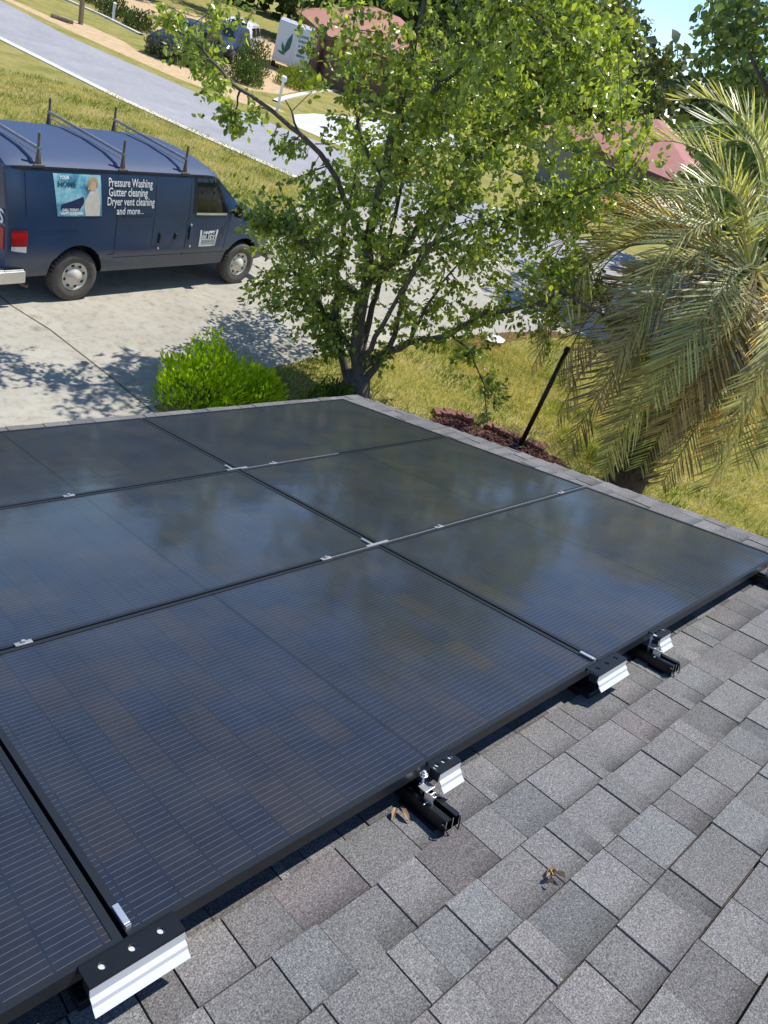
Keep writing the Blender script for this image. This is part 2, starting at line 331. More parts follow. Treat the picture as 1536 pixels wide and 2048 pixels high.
# walls and rear slope
xr=RP(S1,0).x-.32; ye=RP(0,T1,HR).y-.45; zr=RP(0,T0,HR).z; yr=RP(0,T0,HR).y
ze=RP(0,T1,HR).z
m=MB(); m.face([(-6.3,ye,0),(xr,ye,0),(xr,ye,ze-.02),(-6.3,ye,ze-.02)]); yb=2*yr-ye
m.face([(xr,ye,0),(xr,yb,0),(xr,yb,ze-.02),(xr,yr,zr-.2),(xr,ye,ze-.02)]); m.face([(-6.3,yb,0),(-6.3,ye,0),(-6.3,ye,ze-.02),(-6.3,yr,zr-.2),(-6.3,yb,ze-.02)]); m.face([(xr,yb,0),(-6.3,yb,0),(-6.3,yb,ze-.02),(xr,yb,ze-.02)])
m.build('wall',M['brick'],house)
m=MB(); X0,X1=RP(S0,0).x,RP(S1,0).x
m.face([(X0,yr-.01,zr),(X1,yr-.01,zr),(X1,2*yr-4.3,ze),(X0,2*yr-4.3,ze)],0,(.28,.28,.29)); m.build('rear_slope',M['shingle'],house)
# ------------------------------------------------------------ solar panels
PL,PW=1.722,1.134; PX,PT=1.732,1.144
def make_panel():
    o=empty('solar_panel'); f=MB(); fw=.017; hh=.032
    for (x0,x1,y0,y1) in ((0,PL,0,fw),(0,PL,PW-fw,PW),(0,fw,fw,PW-fw),(PL-fw,PL,fw,PW-fw)):
        f.box(((x0+x1)/2,(y0+y1)/2,-hh/2),(x1-x0,y1-y0,hh))
    f.build('frame',M['frame'],o)
    gl=MB(); gl.face([(fw,fw,-.0025),(PL-fw,fw,-.0025),(PL-fw,PW-fw,-.0025),(fw,PW-fw,-.0025)]); gl.face([(fw,fw,-.008),(fw,PW-fw,-.008),(PL-fw,PW-fw,-.008),(PL-fw,fw,-.008)]); gl.build('glass',M['panel'],o)
    return o
plabels={(-1,0):'black solar panel cut off at the lower left corner of the roof array',(0,0):'large near solar panel between the two long splice brackets on the front edge',(1,0):'front row solar panel reaching the right side of the photo above the black rail stubs',
(0,1):'middle row solar panel on the left of the array with pale sky reflection',(1,1):'middle row solar panel at the right, touching the shingle rake strip',
(0,2):'far row solar panel at the left by the concrete driveway',(1,2):'far row solar panel at the corner of the roof below the tree trunk'}
proto=make_panel(); first=True
for (i,j),lb in plabels.items():
    o=proto if first else copy_tree(proto); first=False
    o.matrix_world=Matrix.Translation(RP(i*PX,j*PT))@RROT.to_4x4()
    tag(o,lb,'solar panel','solar panels on the roof')
    # the sky highlight on the far frame lips is added below as strips
def at_roof(o,s,t,h=0,rz=0): o.matrix_world=Matrix.Translation(RP(s,t,h))@RROT.to_4x4()@Matrix.Rotation(rz,4,'Z')
# bright strips added as the sky highlight on frame edges between rows
for (s0,s1,t,lb) in ((1.43,3.44,PT-.006,'thin bright strip added as sky highlight on the frame edge between the front and middle panel rows'),(1.75,2.45,2*PT-.006,'thin bright strip added as sky highlight on the frame edge between the middle and far panel rows')):
    o=empty('edge_highlight'); m=MB(); L=s1-s0
    m.box((L/2,-.001,-.003),(L,.0025,.006)); m.box((L/2,.003,-.0075),(L,.006,.003)); m.build('strip',M['clampmetal'],o); at_roof(o,s0,t,.004); tag(o,lb,'highlight strip','highlight strips in the panel gaps')
# clamps in the gaps
def make_clamp():
    o=empty('mid_clamp'); m=MB(); m.box((0,0,.003),(.052,.020,.005)); m.box((0,0,-.02),(.035,.006,.04)); m.build('plate',M['clampmetal'],o,bevel=.0015)
    b=MB(); b.lathe([(0,.0),(.0065,.0),(.0065,.006),(0,.006)],(0,0,.007),'Z',6); b.build('bolt',M['chrome'],o); return o
cl=[(.20,PT-.004,0,'mid clamp nearest the left edge of the photo, between front and middle rows'),(1.42,PT-.004,0,'mid clamp in the front gap, just left of the four panel corner'),(2.13,PT-.004,0,'mid clamp in the front gap, just right of the four panel corner'),(3.19,PT-.004,0,'mid clamp in the front gap, close to the shingle strip at the right'),
 (.80,2*PT-.004,0,'mid clamp in the far gap at the left of the array'),(1.96,2*PT-.004,0,'mid clamp in the far gap, right of the panel corner')]
pc=make_clamp()
for n_,(s,t,rz,lb) in enumerate(cl):
    o=pc if n_==0 else copy_tree(pc); at_roof(o,s,t,0,rz); tag(o,lb,'clamp','clamps in the gaps between the panels')
# joining plates where four panels meet
def make_join():
    o=empty('splice_plate'); m=MB(); m.box((0,0,.002),(.13,.012,.004)); m.box((0,.0,-.012),(.11,.003,.024)); m.build('plate',M['alu'],o); b=MB(); b.box((-.03,.04,.003),(.010,.07,.005)); b.build('pin',M['alu'],o); return o
pj_=make_join()
for n_,(s,t,lb) in enumerate(((1*PX-.01,PT+.0,'small metal splice where the four front and middle panels meet'),(1*PX-.01,2*PT+.0,'small metal splice where the four middle and far panels meet'))):
    o=pj_ if n_==0 else copy_tree(pj_); at_roof(o,s,t,.002); tag(o,lb,'splice plate','splice plates at the panel corners')
# long splice brackets along the front edge
def make_bracket(L):
    o=empty('splice_bracket')
    m=MB(); 
    # black top plate with three round holes: frame of strips round square cut-outs filled by rings
    y0,y1=-.047,.0; n=3; cs=[L*(-.5+(k+.62)/3.25) for k in range(n)]; r=.0085; zt=.004
    def ringplate(x0,x1,cx):
        cy=(y0+y1)/2; N=24; outer=[]; inner=[]
        for k in range(N):
            a=2*math.pi*k/N; dx,dy=math.cos(a),math.sin(a); tx=((x1-cx) if dx>0 else (cx-x0))/abs(dx) if abs(dx)>1e-6 else 1e9; ty=(y1-cy)/abs(dy) if abs(dy)>1e-6 else 1e9
            tt=min(tx,ty); outer.append((cx+dx*tt,cy+dy*tt)); inner.append((cx+dx*r,cy+dy*r))
        for k in range(N):
            a,b=outer[k],outer[(k+1)%N]; c,d=inner[(k+1)%N],inner[k]
            m.face([(*d,zt),(*a,zt),(*b,zt),(*c,zt)])
            m.face([(*d,zt),(*c,zt),(*c,zt-.004),(*d,zt-.004)])
            if abs(a[0]-b[0])>1e-5 and abs(a[1]-b[1])>1e-5: m.face([(*a,zt),((a[0] if abs(a[0]-x0)<1e-6 or abs(a[0]-x1)<1e-6 else b[0]),(b[1] if abs(b[1]-y0)<1e-6 or abs(b[1]-y1)<1e-6 else a[1]),zt),(*b,zt)])
    xs=[-L/2]+[(cs[k]+cs[k+1])/2 for k in range(n-1)]+[L/2]
    for k in range(n): ringplate(xs[k],xs[k+1],cs[k])
    m.box((0,.001,-.004),(L,.004,.018)); m.box((0,y0-.0015,-.004),(L,.003,.016))
    m.build('top_plate',M['blackshine'],o)
    # bare metal underside seen through the holes, and the folded skirt
    s=MB(); s.face([(-L/2+.002,y0+.001,-.004),(L/2-.002,y0+.001,-.004),(L/2-.002,y1,-.004),(-L/2+.002,y1,-.004)])
    prof=[(y0-.0032,-.004),(y0-.004,-.024),(y0-.012,-.032),(y0-.014,-.040),(y0-.026,-.052)]
    for (a,za),(b,zb) in zip(prof,prof[1:]):
        s.face([(-L/2,a,za),(-L/2,b,zb),(L/2,b,zb),(L/2,a,za)]); s.face([(-L/2,a+.003,za),(L/2,a+.003,za),(L/2,b+.003,zb),(-L/2,b+.003,zb)])
        for x in (-L/2,L/2): s.face([(x,a,za),(x,a+.003,za),(x,b+.003,zb),(x,b,zb)])
    s.face([(-L/2,prof[-1][0],-.052),(-L/2,prof[-1][0]+.003,-.052),(L/2,prof[-1][0]+.003,-.052),(L/2,prof[-1][0],-.052)])
    s.build('skirt',M['white_alu'],o)
    [0 for sx in (-1,1) if [e:=MB(),e.box((sx*(L/2-.004),-.028,-.02),(.003,.03,.03)),e.build('end_plate',M['black'],o)] is None]
    return o
br=[(-.005,.192,'long white and black splice bracket with three holes at the lower left of the roof'),(1*PX+.005,.19,'white and black splice bracket on the front edge, middle of the three rows of hardware'),(.885,.085,'short white bracket end beside the black rail stub near the photo centre'),(2.13,.085,'short white bracket end beside the far black rail stub')]
for (s,L,lb) in br:
    o=make_bracket(L); at_roof(o,s,-.0005,0); tag(o,lb,'bracket','splice brackets on the front edge of the array')
# square metal tabs on the seam between front panels
for s,t,lb in ((.012,.055,'pale metal tab on the seam at the lower left, by the long bracket'),(1*PX-.01,.045,'pale metal tab on the seam above the second bracket')):
    o=empty('metal_tab'); m=MB(); m.box((0,0,.004),(.013,.055,.006)); tb=m.build('plate',M['alu'],o,bevel=.001); m=MB(); m.box((0,-.0325,-.004),(.011,.004,.022)); m.build('hook',M['alu'],o); at_roof(o,s-.004,t,.001); tag(o,lb,'metal tab','metal tabs on the front seams')
for (s0,s1,t0,lb) in ((1.655,1.79,-.028,'flat black mounting base under the second bracket, left of its white skirt'),(-.104,.06,-.002,'flat black mounting base under the long bracket at the lower left')):
    o=empty('roof_mount'); m=MB(); m.box(((s1-s0)/2,.12,.012),(s1-s0,.24,.024)); m.build('block',M['black'],o,bevel=.003); m=MB(); m.box(((s1-s0)/2,.15,.04),(.03,.06,.032)); m.build('slider',M['black'],o); at_roof(o,s0,t0,HR+.006); tag(o,lb,'roof mount','black roof mounts under the brackets')
# black slotted rail stubs with levelling stud
def make_rail():
    o=empty('mounting_rail'); m=MB(); L=.30; w_=.052; h_=.036; t_=.003
    for (cx,cz,dx,dz) in ((-w_/2,0,t_,h_),(w_/2,0,t_,h_),(0,-h_/2,w_,t_),(-w_*.34,h_/2,w_*.3,t_),(w_*.34,h_/2,w_*.3,t_),(0,-.004,t_,h_*.75)): m.box((cx,.06,cz),(dx,L,dz))
    m.build('channel',M['blackshine'],o)
    b=MB(); b.box((0,.005,-.030),(.075,.13,.012)); b.build('butyl_pad',M['black'],o)
    e=MB(); 
    for x in (-w_/2,w_/2,0): e.box((x,-.0902,0),(.0022,.0012,h_))
    e.box((0,-.0902,-h_/2),(w_,.0012,.002)); e.build('cut_edge',M['alu'],o)
    s=MB(); s.box((0,-.012,.021),(w_+.012,.004,.004)); s.tube([(.004,.03,-.02),(.004,.03,.085)],.0045,10); s.lathe([(0,0),(.010,0),(.010,.007),(0,.007)],(.004,.03,.035),'Z',6); s.lathe([(0,0),(.012,0),(.012,.003),(0,.003)],(.004,.03,.070),'Z',16); s.lathe([(.005,0),(.009,0),(.009,.006),(.005,.006)],(.004,.03,.073),'Z',6); s.box((-.014,-.012,.02),(.004,.03,.055)); s.box((0,.012,.046),(.035,.03,.004)); s.box((-.002,-.012,.028),(.022,.004,.03)); s.build('levelling_stud',M['alu'],o,bevel=.001)
    c=MB(); c.tube([(.034*math.cos(a)-.003,-.083-.02*math.sin(a),.012-.04*math.sin(a)**2+.004*math.sin(5*a)) for a in [R(-30+12*q) for q in range(21)]],.002,6); c.build('cable_tie',M['black'],o)
    return o
rl=make_rail()
for n_,(s,lb) in enumerate(((.815,'black slotted rail stub with metal stud in the middle of the array front edge'),(2.085,'black slotted rail stub with metal stud between the second bracket and the photo right edge'),(3.30,'black rail stub cut by the right edge of the photo'))):
    o=rl if n_==0 else copy_tree(rl); at_roof(o,s,-.045,-.088,R(0)); tag(o,lb,'mounting rail','black rail stubs under the array')
# dry leaves on the shingles
def dry_leaf(s,t,r,lb,seed,n=3):
    rs=random.Random(seed); m=MB()
    for q in range(n):
        a=rs.uniform(0,6.3); c=Vector((rs.uniform(-.015,.015),rs.uniform(-.012,.012),.004)); d=Vector((math.cos(a),math.sin(a),.15)); e=Vector((-d.y,d.x,0)); L=r*rs.uniform(.7,1.2)
        P=[c-d*L,c-d*L*.3+e*L*.35+Vector((0,0,.012)),c+d*L*.4+e*L*.3+Vector((0,0,.016)),c+d*L+Vector((0,0,.006)),c+d*L*.4-e*L*.32+Vector((0,0,.012)),c-d*L*.3-e*L*.3+Vector((0,0,.01))]
        m.face([P[0],P[1],P[2],P[3]]); m.face([P[0],P[3],P[4],P[5]])
    o=m.build('dry_leaf',M['deadleaf']); at_roof(o,s,t,HR+.012); tag(o,lb,'leaf','dry leaves on the shingles')
dry_leaf(.905,-.392,.019,'curled orange brown dry leaf on the shingles at the lower right',5,4); dry_leaf(.868,-.40,.012,'tiny pale leaf scrap beside the curled brown leaf',6,1)
dry_leaf(.735,-.02,.022,'tan dry leaf wedged left of the black rail stub',8,2); dry_leaf(.27,-.62,.01,'small tan leaf scrap at the bottom edge of the roof',9,1)
# ------------------------------------------------------------ foliage tools
def leaves_mesh(name,P,D,size,tint,mat,parent,wr=.62,fold=.25,up=.0):
    """P points (n,3), D leaf directions (n,3), size (n,), tint (n,3)"""
    n=len(P); D=D/np.linalg.norm(D,axis=1,keepdims=True); A=rng.normal(size=(n,3)); A[:,2]+=up; Nn=A-D*(A*D).sum(1,keepdims=True); Nn/=np.linalg.norm(Nn,axis=1,keepdims=True); Sd=np.cross(D,Nn)
    s=size[:,None]; mid=P+D*s*.42
    V=np.stack([P,mid+Sd*s*wr*.5+Nn*s*fold*.4,P+D*s*.8+Sd*s*wr*.28+Nn*s*fold*.22,P+D*s,P+D*s*.8-Sd*s*wr*.28+Nn*s*fold*.22,mid-Sd*s*wr*.5+Nn*s*fold*.4],1).reshape(-1,3)
    b=(np.arange(n)*6)[:,None]; F=np.concatenate([b+[0,1,2,3],b+[0,3,4,5]],1).reshape(-1)
    me=bpy.data.meshes.new(name); me.vertices.add(len(V)); me.vertices.foreach_set('co',V.ravel()); me.loops.add(len(F)); me.loops.foreach_set('vertex_index',F.astype(np.int32)); me.polygons.add(2*n)
    me.polygons.foreach_set('loop_start',(np.arange(2*n)*4).astype(np.int32)); me.polygons.foreach_set('loop_total',np.full(2*n,4,np.int32))
    me.update(calc_edges=True); me.materials.append(mat)
    ca=me.color_attributes.new('tint','FLOAT_COLOR','POINT'); C=np.ones((n,6,4)); C[:,:,:3]=tint[:,None,:]; ca.data.foreach_set('color',C.ravel())
    o=bpy.data.objects.new(name,me); col.objects.link(o)
    if parent: o.parent=parent
    return o
def rdir(n,z=0):
    d=rng.normal(size=(n,3)); d[:,2]+=z; return d/np.linalg.norm(d,axis=1,keepdims=True)
# ------------------------------------------------------------ main tree
hv=Vector((.794,.607,0))
tree=empty('broadleaf_tree',(7.85,7.45,0)); tag(tree,'large leafy tree with forked grey trunk and shiny yellow green leaves beyond the roof corner','tree')
tm=Matrix.Translation((-7.85,-7.45,0))
def pull(p,k): return (p[0]*k,p[1]*k,5.045+(p[2]-5.045)*k)
LIMB=[([(7.87,7.43,-0.08),(7.80,7.5,0.5),(7.71,7.63,1.05),(7.66,7.70,1.50),(7.65,7.71,1.88),(7.56,7.83,2.27),(7.55,7.85,2.69),(7.51,7.89,3.22),(7.49,7.92,3.84),(7.46,7.96,4.60),(7.44,7.99,5.24),(7.44,7.98,5.75)],.13,.025,0),
([(7.79,7.53,0.50),(7.62,7.75,0.81),(7.43,8.00,1.02),(7.20,8.30,1.20),(7.02,8.53,1.40),(6.87,8.74,1.77)],.055,.012,.5),
([(7.57,7.81,2.21),(7.33,8.13,2.63),(7.07,8.48,3.09),(6.76,8.87,3.30),(6.47,9.25,3.46),(6.20,9.61,3.55),(5.91,9.99,3.75),(5.67,10.30,3.98)],.05,.012,-.6),
([(7.82,7.49,0.43),(7.97,7.29,0.80),(8.20,7.00,1.16),(8.51,6.59,1.53),(8.68,6.36,2.00),(9.01,5.94,2.37),(9.27,5.60,2.76),(9.59,5.17,2.74)],.075,.014,-.7),
([(7.65,7.71,1.80),(7.83,7.48,2.22),(7.96,7.30,2.88),(8.13,7.09,3.52),(8.32,6.84,4.13),(8.50,6.60,4.71),(8.60,6.46,5.33),(8.66,6.39,5.78)],.07,.015,.8),
([(7.83,7.48,2.22),(8.14,7.07,2.70),(8.47,6.63,3.19),(8.79,6.22,3.65),(9.11,5.80,4.03),(9.28,5.58,4.32)],.045,.012,-.8),
([(7.51,7.89,3.22),(7.25,8.23,3.52),(7.07,8.47,4.03),(6.93,8.65,4.54),(6.82,8.79,4.92)],.04,.01,.7),
([(7.49,7.92,3.84),(7.69,7.66,4.32),(7.90,7.39,4.83),(7.99,7.27,5.42),(7.97,7.29,5.92)],.04,.01,-.5),
([(7.66,7.70,1.50),(7.42,8.02,1.65),(7.17,8.34,1.96),(7.03,8.52,2.24)],.04,.01,-.9),
([(8.20,7.00,1.16),(8.22,6.96,1.70),(8.27,6.90,2.12),(8.40,6.73,2.58)],.035,.01,.5),
([(6.20,9.61,3.55),(6.20,9.61,3.24),(6.20,9.61,3.05)],.014,.006,0),([(6.76,8.87,3.30),(6.58,9.11,3.64),(6.47,9.26,4.06),(6.41,9.33,4.43)],.03,.008,.4),
([(8.51,6.59,1.53),(8.73,6.29,1.39),(8.97,5.99,1.04),(9.12,5.78,0.62)],.02,.006,-.5),([(9.59,5.17,2.74),(9.88,4.80,2.55),(10.14,4.46,2.34)],.016,.006,-.3),
([(7.80,7.5,0.35),(7.86,7.6,.9),(7.95,7.75,1.6),(8.1,8.0,2.4),(8.3,8.3,3.2),(8.5,8.6,4.0)],.07,.015,0),
([(7.84,7.5,.05),(7.70,7.78,.5),(7.55,8.0,1.0),(7.40,8.1,1.7),(7.3,8.15,2.4),(7.25,8.2,3.2)],.085,.014,.2),([(7.86,7.42,.05),(7.98,7.28,.6),(8.05,7.2,1.2),(8.0,7.3,2.0),(8.05,7.15,2.9)],.08,.014,-.2),
([(7.80,7.5,0.45),(7.72,7.3,.9),(7.62,7.05,1.6),(7.5,6.7,2.5),(7.4,6.4,3.3)],.06,.012,0)]
LIMB[11]=(LIMB[11][0][:2],.02,.006,0)
for idx in (2,10,11):
    P_,a_,b_,o_=LIMB[idx]; LIMB[idx]=([pull(p,1-.13*min(1,max(0,(7.5-p[0])/1.2))) for p in P_],a_,b_,0)
tb=MB(); NODES=[]
rt=random.Random(11)
for pts,r0,r1,off in LIMB:
    n=len(pts); P=[]
    base=Vector(pts[0])
    for i in range(n-1):
        for q_ in range(3):
            f=(i+q_/3)/(n-1); p=Vector(pts[i]).lerp(Vector(pts[i+1]),q_/3)+hv*off*f*f+Vector((rt.uniform(-1,1),rt.uniform(-1,1),rt.uniform(-1,1)))*.02*(1 if f>0 else 0); P.append(p)
    P.append(Vector(pts[-1])+hv*off); N=len(P); rad=[r0+(r1-r0)*(k/(N-1))**.75 for k in range(N)]
    tb.tube([p-Vector((7.85,7.45,0)) for p in P],rad,10)
    NODES+= [p for p in P[2:]]
# root flare
tb.tube([(0,0,-.05),(.0,0,.12),(-.01,.01,.4)],[.36,.25,.185],14)
CL=[(7.39,8.06,4.56,0.82,1.00),(8.03,7.21,4.45,0.95,1.00),(8.45,6.67,5.19,0.91,1.00),(8.97,5.98,4.63,0.69,1.00),(8.68,6.36,3.58,1.00,1.00),(9.15,5.75,3.72,0.50,1.00),(7.59,7.80,3.39,0.74,1.00),(7.32,8.14,2.42,0.57,1.00),(6.98,8.59,1.98,0.47,0.90),(7.06,8.48,1.15,0.45,0.80),(8.48,6.63,2.63,0.67,0.90),(8.16,7.04,1.98,0.51,0.50),(9.00,5.94,2.88,0.62,0.80),(7.55,7.84,1.43,0.37,0.60),(9.50,5.30,2.90,0.38,0.60),(10.12,4.49,2.32,0.25,1.00),(9.82,4.87,2.59,0.25,0.70),(5.95,9.93,3.41,0.30,0.80),(5.54,10.47,3.96,0.28,0.6),(6.24,9.56,3.26,0.27,0.90),(5.77,10.17,3.85,0.33,0.50),(6.91,8.68,4.69,0.44,1.00),(7.10,8.43,3.87,0.36,1.00),(8.71,6.33,1.29,0.30,0.60),(9.11,5.80,1.06,0.27,0.50),(9.06,5.87,0.48,0.23,0.40),(6.58,9.11,2.11,0.25,1.00),(7.83,7.48,6.04,0.98,1.00),(8.43,6.69,6.06,0.81,1.00),(7.08,8.46,2.48,0.42,0.90),(7.65,7.71,2.40,0.50,0.70),(7.41,8.03,0.59,0.27,0.70),(8.94,6.03,5.40,0.45,1.00),(7.97,7.29,3.81,0.79,1.00),(8.89,6.08,1.91,0.36,0.35),(8.02,7.23,3.05,0.62,0.90),(6.63,9.05,3.03,0.21,0.60),(6.87,8.73,2.64,0.32,0.60),(6.04,9.81,4.40,0.30,0.35),(7.42,8.01,0.94,0.34,0.60),(6.95,8.62,5.30,0.5,0.50),(7.15,8.36,1.6,.45,.8),(7.5,7.9,1.05,.3,.7),(8.3,6.85,1.5,.38,.7),(8.65,6.4,2.05,.45,.8),(9.3,5.55,2.2,.4,.7),(8.75,9.1,3.2,.8,.7),(8.2,9.3,2.4,.6,.6),(9.3,8.4,4.2,.9,.7),(6.85,8.75,2.2,.35,.8),(6.5,9.21,1.99,.22,.8),(6.55,9.15,2.3,.2,.8),(6.63,9.04,1.04,.16,.5),(7.14,8.38,1.0,.35,.8),(6.87,8.74,1.3,.32,.8),(7.33,8.13,1.6,.38,.8),(7.38,8.07,.91,.3,.8),(8.0,7.25,1.4,.3,.6),(7.93,7.35,1.98,.4,.7),(6.8,8.83,.94,.22,.6),(8.38,6.75,1.65,.4,.7),(8.6,9.9,2.8,.7,.7),(7.9,9.6,1.9,.5,.6),(6.6,9.1,1.7,.25,.8),(9.3,5.5,4.5,.38,1),(9.2,5.6,4.95,.38,1),(7.35,7.6,1.9,.4,.55),(7.3,7.5,2.45,.45,.65),(7.55,7.85,.62,.28,.7),(7.45,7.95,.9,.3,.8),(8.0,7.25,.85,.28,.6),(7.25,8.2,.75,.28,.7),(8.9,6.05,3.35,.45,.9),(9.15,5.75,3.3,.35,.9)]
CL=[(*pull(c[:3],1-.13*min(1,max(0,(7.2-c[0])/1.1))),c[3],c[4]) if c[2]>1.9 and c[0]<7.2 and c[1]>8.4 else c for c in CL]
NODEA=np.array([tuple(p) for p in NODES])
LP=[];LD=[];LS=[];LC=[]
for (cx,cy,cz,r,den) in CL:
    ntw=int(235*den*r**2.0)+8
    for _ in range(ntw):
        d=rdir(1)[0]*r*rng.random()**.5*1.05; off=rng.uniform(-1.2,1.2)*min(r,.9)*1.3
        e=np.array((cx,cy,cz))+d+np.array(hv)*off
        if e[2]<.35 or (noise.noise(Vector(e)*1.9)+.3*rng.random())<-.14: continue
        k=((NODEA-e)**2).sum(1)+rng.random(len(NODEA))*.25; b=NODEA[k.argmin()]
        ln=np.linalg.norm(e-b); st=e+(b-e)/max(ln,1e-3)*min(ln,.45); mid=(st+e)/2+rng.normal(size=3)*.03
        if rng.random()<.22: tb.tube([tuple(np.array(p)-[7.85,7.45,0]) for p in ((b if rng.random()<.45 else st),mid,e)],[.0075,.005,.0025],4,caps=False)
        nl=rng.integers(8,15); base=.5+.5*rng.random(); warm=rng.random()
        f=rng.random(nl)**.7; P=st+(e-st)*f[:,None]; P=np.where(f[:,None]<.5,st+(mid-st)*(f[:,None]*2),mid+(e-mid)*(f[:,None]*2-1))+rng.normal(size=(nl,3))*.025
        D=rdir(nl)+ (e-st)/max(np.linalg.norm(e-st),1e-3)*.5; D[:,2]-=.55
        LP.append(P);LD.append(D);LS.append(rng.uniform(.055,.112,nl))
        yel=np.clip(rng.normal(.36+.34*warm,.26,nl),0,1)[:,None]
        c=np.array([.09,.16,.035])*(1-yel)+np.array([.52,.56,.12])*yel
        LC.append(c*rng.uniform(.75,1.2,(nl,1)))
LP=np.concatenate(LP);LD=np.concatenate(LD);LS=np.concatenate(LS);LC=np.concatenate(LC)
tb.build('trunk',M['bark'],tree,smooth=True)
leaves_mesh('crown',LP-np.array([7.85,7.45,0]),LD,LS,LC,M['leaf'],tree)
print('tree leaves',len(LP))
# ------------------------------------------------------------ palm
palm=empty('palm_tree',(11.1,4.05,0)); tag(palm,'feathery grey green palm with drooping fronds at the right edge of the photo','palm tree')
m=MB(); n=16; hh=3.7
m.tube([(0,0,-.05),(.02,0,.5),(.0,0,1.6),(.02,.02,2.6),(.02,.03,hh)],[.33,.27,.25,.26,.22],14)
rp=random.Random(5)
for k in range(120):
    z=.2+3.4*k/190; a=k*2.4; p=Vector((math.cos(a)*.25,math.sin(a)*.25,z)); d=Vector((math.cos(a),math.sin(a),.9)).normalized(); L=rp.uniform(.10,.2)
    m.tube([p,p+d*L*.5,p+d*L],[.05,.035,.012],5)
m.build('trunk',M['palmbark'],palm)
def frond(az,el,L,seed,tone,droop=1.0,name='frond'):
    rs=random.Random(seed); m=MB(); p=Vector((math.cos(az)*.12,math.sin(az)*.12,hh+.05)); a=el; pts=[p.copy()]; dirs=[]
    side=rs.uniform(-.25,.25); N=22; az0=az
    for i in range(N):
        d=Vector((math.cos(az0)*math.cos(a),math.sin(az0)*math.cos(a),math.sin(a))); dirs.append(d); p=p+d*L/N; pts.append(p.copy()); a-=droop*(.03+.15*(i/N)**1.2); a=max(a,R(-88)); az0+=side/N
    dirs.append(dirs[-1]); rc=[c*.9 for c in tone]
    m.tube(pts,[.022*(1-.85*i/N)+.003 for i in range(N+1)],5,c=rc,caps=False)
    nl=int(L*14)
    for sgn in (-1,1):
        for k in range(nl):
            f=.2+.8*(k+rs.random()*.5)/nl; x=f*N; i=min(int(x),N-1); q=pts[i].lerp(pts[i+1],x-i); d=dirs[i]
            sd=d.cross(Vector((0,0,1))); sd=sd.normalized() if sd.length>.05 else Vector((-math.sin(az),math.cos(az),0)); upv=sd.cross(d).normalized()
            l=.86*math.sin(math.pi*min(1,(f-.1)*1.02))**.55*(1.05-.45*f)*rs.uniform(.85,1.1); 
            ld=(sd*sgn*.58+d*.75+upv*rs.uniform(.15,.45)).normalized(); wv=d.cross(ld).cross(ld).normalized()*.0095; wv=(d*.018)
            t=rs.choice([.45,.8,1.1,1.35]); c=(tone[0]*t,tone[1]*t,tone[2]*t)
            sg=rs.uniform(.0,.12); p1=q+ld*l*.5+Vector((0,0,-.02*l)); p2=q+ld*l*.82+Vector((0,0,-sg*.5*l)); p3=q+ld*l*1.0+Vector((0,0,-sg*l))
            m.face([q-wv*.5,q+wv*.5,p1+wv,p1-wv],0,c); m.face([p1-wv,p1+wv,p2+wv*.7,p2-wv*.7],0,c); m.face([p2-wv*.7,p2+wv*.7,p3],0,c)
    return m.build(name,M['frond'],palm)
GR=(.31,.34,.15); YG=(.58,.54,.24); BR=(.36,.27,.14); OR=(.90,.58,.18)
ga=2.39996
for k in range(26):
    az=(k*ga+.3)%(2*math.pi); f=k/26; el=R(62-80*f+rp.uniform(-6,6)); el=min(el,R(-8)) if abs(az-R(222))<R(38) and k>3 else el; L=rp.uniform(2.2,2.7)*(.75+.4*min(1,f*2.2)); tone=GR if rp.random()<.4 else YG
    if f>.86: tone=BR if rp.random()<.55 else GR
    frond(az,el,L,100+k,tone,1.05+.35*f)
for k,(az,el,L,tone,dr) in enumerate([(R(150),R(25),3.5,YG,1.5),(R(175),R(20),3.2,GR,1.5),(R(120),R(20),3.6,BR,1.3),(R(135),R(5),3.5,BR,1.2),(R(160),R(-5),3.3,BR,1.1),(R(100),R(15),3.4,BR,1.4),(R(195),R(15),3.4,GR,1.3),(R(215),R(25),3.3,YG,1.4),(R(235),R(10),3.2,GR,1.3),(R(250),R(30),3.3,YG,1.3),(R(205),R(-5),3.2,BR,1.2),(R(270),R(10),3.2,GR,1.3),(R(128),R(14),2.6,OR,.5),(R(100),R(78),2.9,YG,1.0),(R(160),R(72),2.8,GR,1.0),(R(60),R(70),2.7,YG,1.0),(R(130),R(58),2.6,YG,.9),(R(190),R(60),2.4,GR,1.0),(R(140),R(-40),3.4,BR,.6),(R(165),R(-38),3.5,BR,.6),(R(190),R(-42),3.5,YG,.6),(R(215),R(-40),3.3,BR,.6),(R(120),R(-20),3.6,BR,.8),(R(240),R(-35),3.2,YG,.7),(R(175),R(-55),3.2,BR,.4),(R(205),R(-60),3.1,GR,.4),(R(140),R(-15),3.2,BR,1.0),(R(180),R(0),3.4,BR,1.1),(R(290),R(0),3.2,BR,1.2),(R(225),R(-10),3.0,OR,1.2),(R(185),R(-20),2.9,YG,1.1),(R(200),R(-30),2.8,BR,1.0)]):
    frond(az,el,L,400+k,tone,dr)
